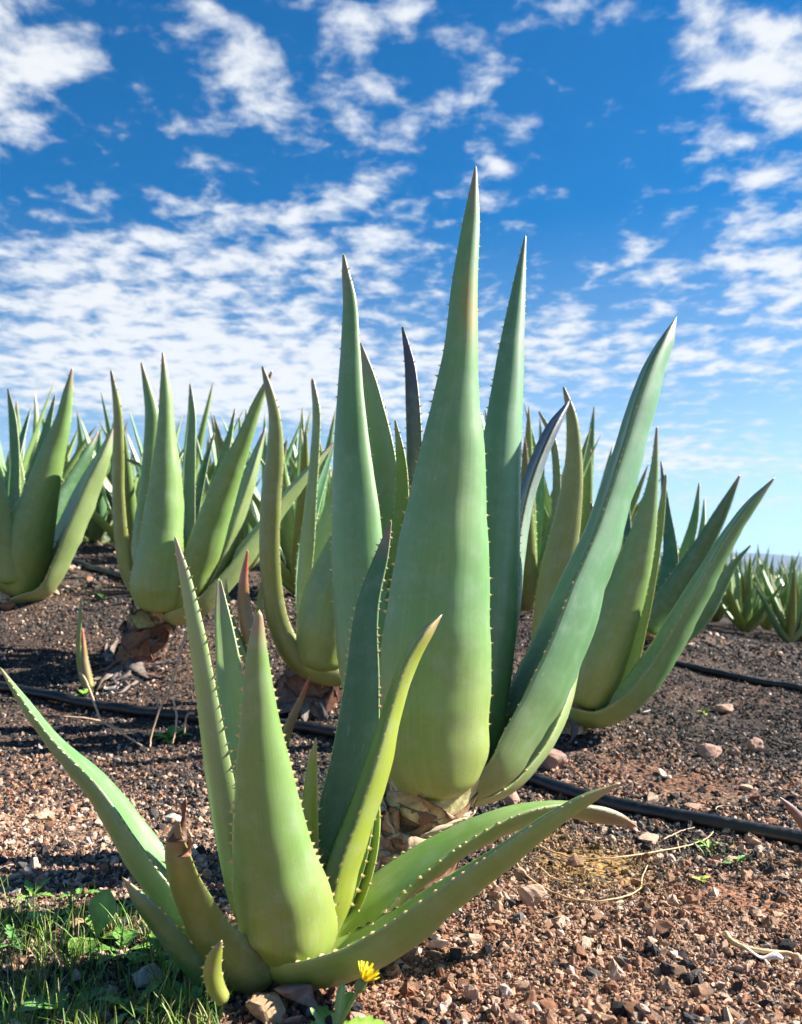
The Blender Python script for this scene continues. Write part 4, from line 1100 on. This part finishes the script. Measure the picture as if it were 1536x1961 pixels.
# ------------------------------------------------------------------ grass and weeds
V, Fc, Cc = [], [], []
rg = random.Random(17)
GG = [(.10, .22, .022), (.14, .26, .03), (.07, .17, .03), (.21, .26, .045), (.36, .28, .13)]


def blade(x, y, h, lean, az, w, c):
    z = float(gz(x, y)); b = len(V); n = 5
    d = np.array([math.cos(az), math.sin(az), 0]); s = np.array([-d[1], d[0], 0])
    for k in range(n + 1):
        t = k / n; p = np.array([x, y, z - .003]) + d * lean * h * t ** 2 + np.array([0, 0, h * (t - .25 * lean * t * t)])
        ww = w * (1 - t) ** .7 + .0001
        V.extend([p - s * ww, p + d * ww * .45, p + s * ww]); Cc.extend([np.array(c) * (.75 + .5 * t)] * 3)
    for k in range(n):
        a = b + 3 * k; Fc.extend([(a, a + 1, a + 4, a + 3), (a + 1, a + 2, a + 5, a + 4)])


for i in range(850):
    while True:
        Y = rg.uniform(.74, 1.03); a = rg.uniform(-.50, -.20)
        px = a * F + CX; lim = 1.03 - .0003 * max(0, px - 100)
        if Y < lim and rg.random() < .35 + .65 * float(sm(np.array(float(vnoise(a * 22, Y * 22, 77))), -.25, .25)): break
    for k in range(rg.choice([1, 2, 3, 4])):
        blade(a * Y + rg.gauss(0, .004), Y + rg.gauss(0, .004), rg.uniform(.010, .042) * (1 if rg.random() < .88 else 1.5), rg.uniform(.0, .9), rg.uniform(0, 6.28), rg.uniform(.0004, .0011), rg.choice(GG[:4] if rg.random() < .82 else GG[4:]))
for (px, py, nn_) in [(40, 1345, 10), (1380, 1640, 10), (1330, 1640, 6), (850, 1290, 4)]:
    c_ = ground_at(px, py)
    for k in range(nn_): blade(c_[0] + rg.gauss(0, .012), c_[1] + rg.gauss(0, .02), rg.uniform(.01, .03), rg.uniform(.2, 1), rg.uniform(0, 6.28), .001, GG[rg.randrange(4)])
tag(mesh_obj('grass', V, Fc, M_GRASS, None, np.array(Cc)), 'thin green grass blades in the shade at lower left', None, None, 'stuff')


def weed_leaf(parent, base, az, L, w, rise, droop, col, lobes=0, roll=.25, name='leaf'):
    """a thin leaf arching from its base; lobes > 0 cuts its edge into teeth"""
    n = 26; d = np.array([math.cos(az), math.sin(az), 0]); s = np.array([-d[1], d[0], 0]); V_, F_, C_ = [], [], []
    o_ = np.array(parent.location)
    for k in range(n + 1):
        t = k / n; p = base + d * L * t * math.cos(rise) + np.array([0, 0, L * (t * math.sin(rise) - droop * t * t)])
        prof = (math.sin(math.pi * min(1, t * .93 + .07)) ** .6) * (0.18 + .82 * min(1, t * 1.9)) if lobes >= 0 else 1
        ww = w * prof
        if lobes > 0: ww *= .45 + .55 * abs(((t * lobes) % 1.0))
        ww = max(ww, .0007)
        up = np.array([0, 0, 1.])
        V_ += [p - s * ww + up * ww * roll, p - s * ww * .5 + up * ww * roll * .3, p - up * .0006, p + s * ww * .5 + up * ww * roll * .3, p + s * ww + up * ww * roll]
        C_ += [np.array(col) * f for f in (1, 1.05, 1.35, 1.05, 1)]
    for k in range(n):
        for j in range(4): a = 5 * k + j; F_.append((a, a + 1, a + 6, a + 5))
    return mesh_obj(name, np.array(V_) - o_, F_, M_WEED, parent, np.array(C_))


WC = [(.12, .26, .04), (.15, .30, .04), (.10, .23, .06), (.19, .32, .05)]
WEEDS = [  # column, row, leaves, length, width, lobes, label
    (150, 1725, 7, .034, .006, 5, 'low toothed weed rosette at the upper left of the grass'),
    (62, 1722, 6, .034, .006, 5, 'toothed weed rosette near the left edge above the grass'),
    (28, 1818, 6, .036, .006, 5, 'toothed weed rosette at the left edge in the grass'),
    (185, 1800, 3, .042, .016, 0, 'weed with one broad round upright leaf in the grass'),
    (235, 1835, 6, .046, .011, 3, 'leafy weed spreading left of the small green aloe leaf'),
    (312, 1850, 6, .040, .009, 4, 'leafy weed growing close above the whitish rock'),
    (130, 1940, 6, .050, .012, 2, 'broad leaved weed at the bottom edge of the grass'),
    (250, 1945, 6, .046, .009, 4, 'weed at the bottom edge right of the broad leaved one'),
    (370, 1940, 5, .040, .009, 3, 'weed at the bottom edge below the tiny aloe offset'),
    (95, 1770, 5, .040, .010, 2, 'weed with oval leaves between the two toothed rosettes'),
    (215, 1760, 5, .044, .008, 5, 'feathery weed right of the broad round leaf'),
    (640, 1975, 5, .040, .010, 4, 'toothed green weed at the bottom edge left of the yellow flower'),
    (325, 1420, 9, .055, .013, 0, 'small bright weed beneath the dry twigs and hose'),
    (165, 1335, 5, .040, .009, 0, 'tiny weed beside the hose below the thin aloe shoot'),
    (1410, 1660, 6, .030, .006, 3, 'small green weed under the hose at right'),
    (1358, 1630, 5, .028, .004, 3, 'spindly weed left of the small green one under the hose'),
    (1342, 1690, 4, .016, .004, 0, 'tiny yellow green seedling on the red soil'),
    (1350, 1368, 4, .020, .006, 0, 'tiny bright seedling left of the flat pink rock'),
    (200, 1150, 5, .05, .012, 0, 'little weed on the slope left of the grey trunk'),
]
for i, (px, py, nl, L, w, lo, lb) in enumerate(WEEDS):
    c_ = ground_at(px, py); e_ = empty('weed', c_, lb, 'weed', 'weeds on the soil'); rw = random.Random(900 + i); base = np.array(c_) + [0, 0, .002]
    cc = WC[i % 4] if i not in (16, 17) else (.34, .42, .05)
    for k in range(nl):
        weed_leaf(e_, base, k * 6.28 / nl + rw.uniform(-.4, .4), L * rw.uniform(.75, 1.2), w * rw.uniform(.8, 1.2), rw.uniform(.15, .9), rw.uniform(.1, .5), np.array(cc) * rw.uniform(.8, 1.25), lo)
    if i == 3:
        weed_leaf(e_, base, 1.2, .052, .019, 1.25, .05, (.12, .25, .04), 0, .1)

# yellow hawkbit flower
c_ = ground_at(655, 1975); c_[1] = min(c_[1], .80)
Yf = .745
fb = at(640, 2000, Yf); fb[2] = float(gz(fb[0], Yf))
FL = empty('yellow_flower', fb, 'yellow daisy-like flower at the bottom edge in front of the front aloe', 'flower')
fo = np.array(FL.location)
st = [fb, at(655, 1955, Yf), at(674, 1918, Yf), at(688, 1893, Yf)]
q = hermite(np.linspace(0, 1, 4), np.array(st), np.linspace(0, 1, 14)); v_, f_ = tube_mesh(q, np.linspace(.0021, .0017, 14), 8)
mesh_obj('stem', v_ - fo, f_, M_WEED, FL, np.tile([.16, .27, .06], (len(v_), 1)))
cup = [at(686, 1900, Yf), at(689, 1892, Yf), at(693, 1884, Yf), at(697, 1876, Yf)]
q = hermite(np.linspace(0, 1, 4), np.array(cup), np.linspace(0, 1, 10)); v_, f_ = tube_mesh(q, np.array([.0018, .0036, .0047, .0052, .0052, .005, .0047, .0044, .0041, .0038]), 10)
mesh_obj('flower_cup', v_ - fo, f_, M_WEED, FL, np.tile([.14, .20, .05], (len(v_), 1)))
tipc = at(697, 1877, Yf); axd = unit(at(697, 1877, Yf) - at(688, 1893, Yf)); sx = unit(np.cross(axd, [0, 1, 0])); sy = np.cross(axd, sx); rp = random.Random(2)
for k in range(22):
    an = k / 22 * 6.283; op = (.75 if k % 2 else .4) + rp.uniform(-.1, .1); dr = unit(axd * math.cos(op) + (math.cos(an) * sx + math.sin(an) * sy) * math.sin(op))
    sd = unit(np.cross(dr, axd)); L = rp.uniform(.0105, .014); V_ = []
    rt = tipc + (math.cos(an) * sx + math.sin(an) * sy) * .0025
    for t in (0, .35, .7, 1.0):
        p = rt + dr * L * t; w = .0014 * (.55 + .6 * t if t < 1 else .7); V_ += [p - sd * w, p + axd * .0003, p + sd * w]
    F_ = [(3 * j + m_, 3 * j + m_ + 1, 3 * j + m_ + 4, 3 * j + m_ + 3) for j in range(3) for m_ in (0, 1)]
    mesh_obj('petal', np.array(V_) - fo, F_, M_PETAL, FL)
weed_leaf(FL, fb, 1.25, .052, .0075, 1.2, .02, (.20, .33, .09), 2, .3)
weed_leaf(FL, fb, 2.6, .040, .006, .9, .1, (.14, .26, .06), 3, .3)

# ------------------------------------------------------------------ dry twigs, straws and strips
def strand(paths, Y0, name, mat, label, cat, r=.0014, lift=None):
    e_ = None
    for i, pp in enumerate(paths):
        if lift is None:
            pts = np.array([ground_at(a, b) for a, b in pp]); pts[:, 2] += r * 1.5 + .003
        else: pts = np.array([at(a, b, Y0 + lift * k) for k, (a, b) in enumerate(pp)])
        if e_ is None: e_ = empty(name, pts[0], label, cat)
        s0 = np.linspace(0, 1, len(pts)); q = hermite(s0, pts, np.linspace(0, 1, 6 * len(pts)))
        q += .0003 * rng.standard_normal(q.shape)
        v_, f_ = tube_mesh(q, np.linspace(r, r * .55, len(q)), 6)
        mesh_obj('branch' if len(paths) > 1 else 'stem', v_ - np.array(e_.location), f_, mat, e_)
    return e_


strand([[(153, 1287), (165, 1305), (185, 1358), (198, 1382), (240, 1408), (290, 1442), (332, 1492)], [(358, 1202), (345, 1252), (325, 1318), (307, 1356), (290, 1408), (288, 1432)],
        [(250, 1293), (280, 1312), (298, 1335), (306, 1358)], [(250, 1293), (226, 1312), (221, 1330)], [(198, 1382), (160, 1375), (120, 1372)], [(332, 1340), (338, 1370), (336, 1400), (330, 1425)],
        [(290, 1408), (262, 1400), (236, 1402), (210, 1385)], [(372, 1366), (358, 1370), (353, 1405)]], 2.02, 'dry_twig', M_TWIG, 'leafless branching dry twig over the hose at left', 'twig', .0030, -.012)
strand([[(1032, 1628), (1060, 1640), (1110, 1652), (1180, 1651), (1260, 1640), (1330, 1622), (1362, 1605), (1368, 1580), (1374, 1552), (1405, 1548)]], 0, 'dry_straw', M_STRAW, 'long pale straw curving across the soil and over the hose', 'straw', .0014)
strand([[(985, 1660), (1020, 1695), (1080, 1728), (1140, 1736), (1195, 1728), (1226, 1712), (1230, 1690), (1240, 1665)]], 0, 'dry_straw', M_STRAW, 'hooked pale straw below the long one, right of the peach rock', 'straw', .0014)
strand([[(1250, 1562), (1280, 1592), (1306, 1616)]], 0, 'dry_straw', M_STRAW, 'straight thin straw just under the hose, crossing another', 'straw', .0012)
strand([[(1270, 1615), (1300, 1600), (1330, 1590)]], 0, 'dry_straw', M_TWIG, 'short brown stalk crossing the straight straw under the hose', 'straw', .0012)
strand([[(1292, 1598), (1298, 1622), (1304, 1645)]], 0, 'dry_straw', M_STRAW, 'short upright straw below the crossing stalks', 'straw', .001)
strand([[(1036, 1672), (1060, 1690), (1098, 1700)]], 0, 'dry_straw', M_STRAW, 'short straw on the ochre patch', 'straw', .0012)
strand([[(1390, 1805), (1408, 1826), (1450, 1836), (1500, 1842), (1530, 1846)]], 0, 'dry_stalk', M_STRAW, 'thick tan dry stalk above the white strip at right edge', 'stalk', .0032)
strand([[(0, 1565), (50, 1575), (130, 1580), (200, 1572)]], 0, 'dry_straw', M_STRAW, 'thin straw on the sunlit gravel at left', 'straw', .0009)
strand([[(545, 1410), (580, 1398), (625, 1392)]], 0, 'dry_straw', M_STRAW, 'pale straw above the hose between the front leaves', 'straw', .0011)


def strip(pts, w, col, label):
    pt = np.array([ground_at(a, b) for a, b in pts]); s0 = np.linspace(0, 1, len(pt)); t = np.linspace(0, 1, 24); q = hermite(s0, pt, t)
    q[:, 2] = gz(q[:, 0], q[:, 1]) + .006 + .003 * np.sin(t * 9)
    T = unit(np.gradient(q, axis=0)); S = unit(np.cross(T, [0, 0, 1.])); V_, F_ = [], []
    for i in range(24):
        ww = w * math.sin(math.pi * min(.98, t[i] * .9 + .06)) ** .6; tw = .5 * math.sin(t[i] * 5); sd = S[i] * math.cos(tw) + np.array([0, 0, 1]) * math.sin(tw); n_ = np.cross(sd, T[i])
        V_ += [q[i] - sd * ww, q[i] + n_ * ww * .2, q[i] + sd * ww, q[i] + sd * ww - n_ * .0012, q[i] - n_ * .001, q[i] - sd * ww - n_ * .0012]
    for i in range(23):
        for k in range(6): k2 = (k + 1) % 6; F_.append((6 * i + k, 6 * i + k2, 6 * i + 6 + k2, 6 * i + 6 + k))
    F_ += [tuple(range(6))[::-1], tuple(range(138, 144))]
    return tag(mesh_obj('dried_leaf_strip', V_, F_, M_SHEATH, None, np.tile(col, (len(V_), 1))), label, 'dried leaf')


strip([(1412, 1826), (1440, 1838), (1470, 1846), (1500, 1850)], .0065, (.68, .60, .50), 'white dry leaf strip on the gravel near the right edge')
strip([(190, 1325), (205, 1322), (225, 1325)], .02, (.34, .30, .27), 'grey dry leaf scrap beside the hose below the grey trunk')
strip([(1262, 1480), (1272, 1490), (1284, 1500)], .008, (.62, .50, .38), 'pale dry chip on the soil right of the pinkish rock')

# thin upright shoots left of the grey trunk
SH = plant(163, 1312, 2.42, 'two narrow red tipped aloe shoots standing left of the grey trunk', name='aloe_offset', cat='aloe offset')
seen_leaf(SH, [(158, 1205, 3), (160, 1230, 8), (162, 1265, 15), (168, 1300, 19), (172, 1315, 18)], 2.40, 2.40, (20, 20), 'red', 22, teeth=.003, gap=.012)
seen_leaf(SH, [(155, 1150, 3), (153, 1185, 8), (150, 1230, 9), (152, 1275, 10), (162, 1312, 12)], 2.43, 2.43, (-60, -60), 'olive', 22, teeth=.003, gap=.012)

# ------------------------------------------------------------------ air
bm = bmesh.new(); bmesh.ops.create_cube(bm, size=1.0)
me = bpy.data.meshes.new('haze'); bm.to_mesh(me); bm.free()
hz = bpy.data.objects.new('haze', me); COL.objects.link(hz)
hz.location = (0, 4300, 78); hz.scale = (24000, 11200, 166)
hm = bpy.data.materials.new('haze_air'); hm.use_nodes = True
for nd in list(hm.node_tree.nodes): hm.node_tree.nodes.remove(nd)
H_ = NT(hm.node_tree); pv = H_.n('ShaderNodeVolumePrincipled'); ho_ = H_.n('ShaderNodeOutputMaterial'); H_.l(pv.outputs[0], ho_.inputs['Volume'])
pv.inputs['Color'].default_value = (.36, .62, 1.0, 1); pv.inputs['Density'].default_value = 1.25e-4; pv.inputs['Anisotropy'].default_value = 0.2
me.materials.append(hm); tag(hz, 'pale blue haze over the far hills', None, None, 'stuff')
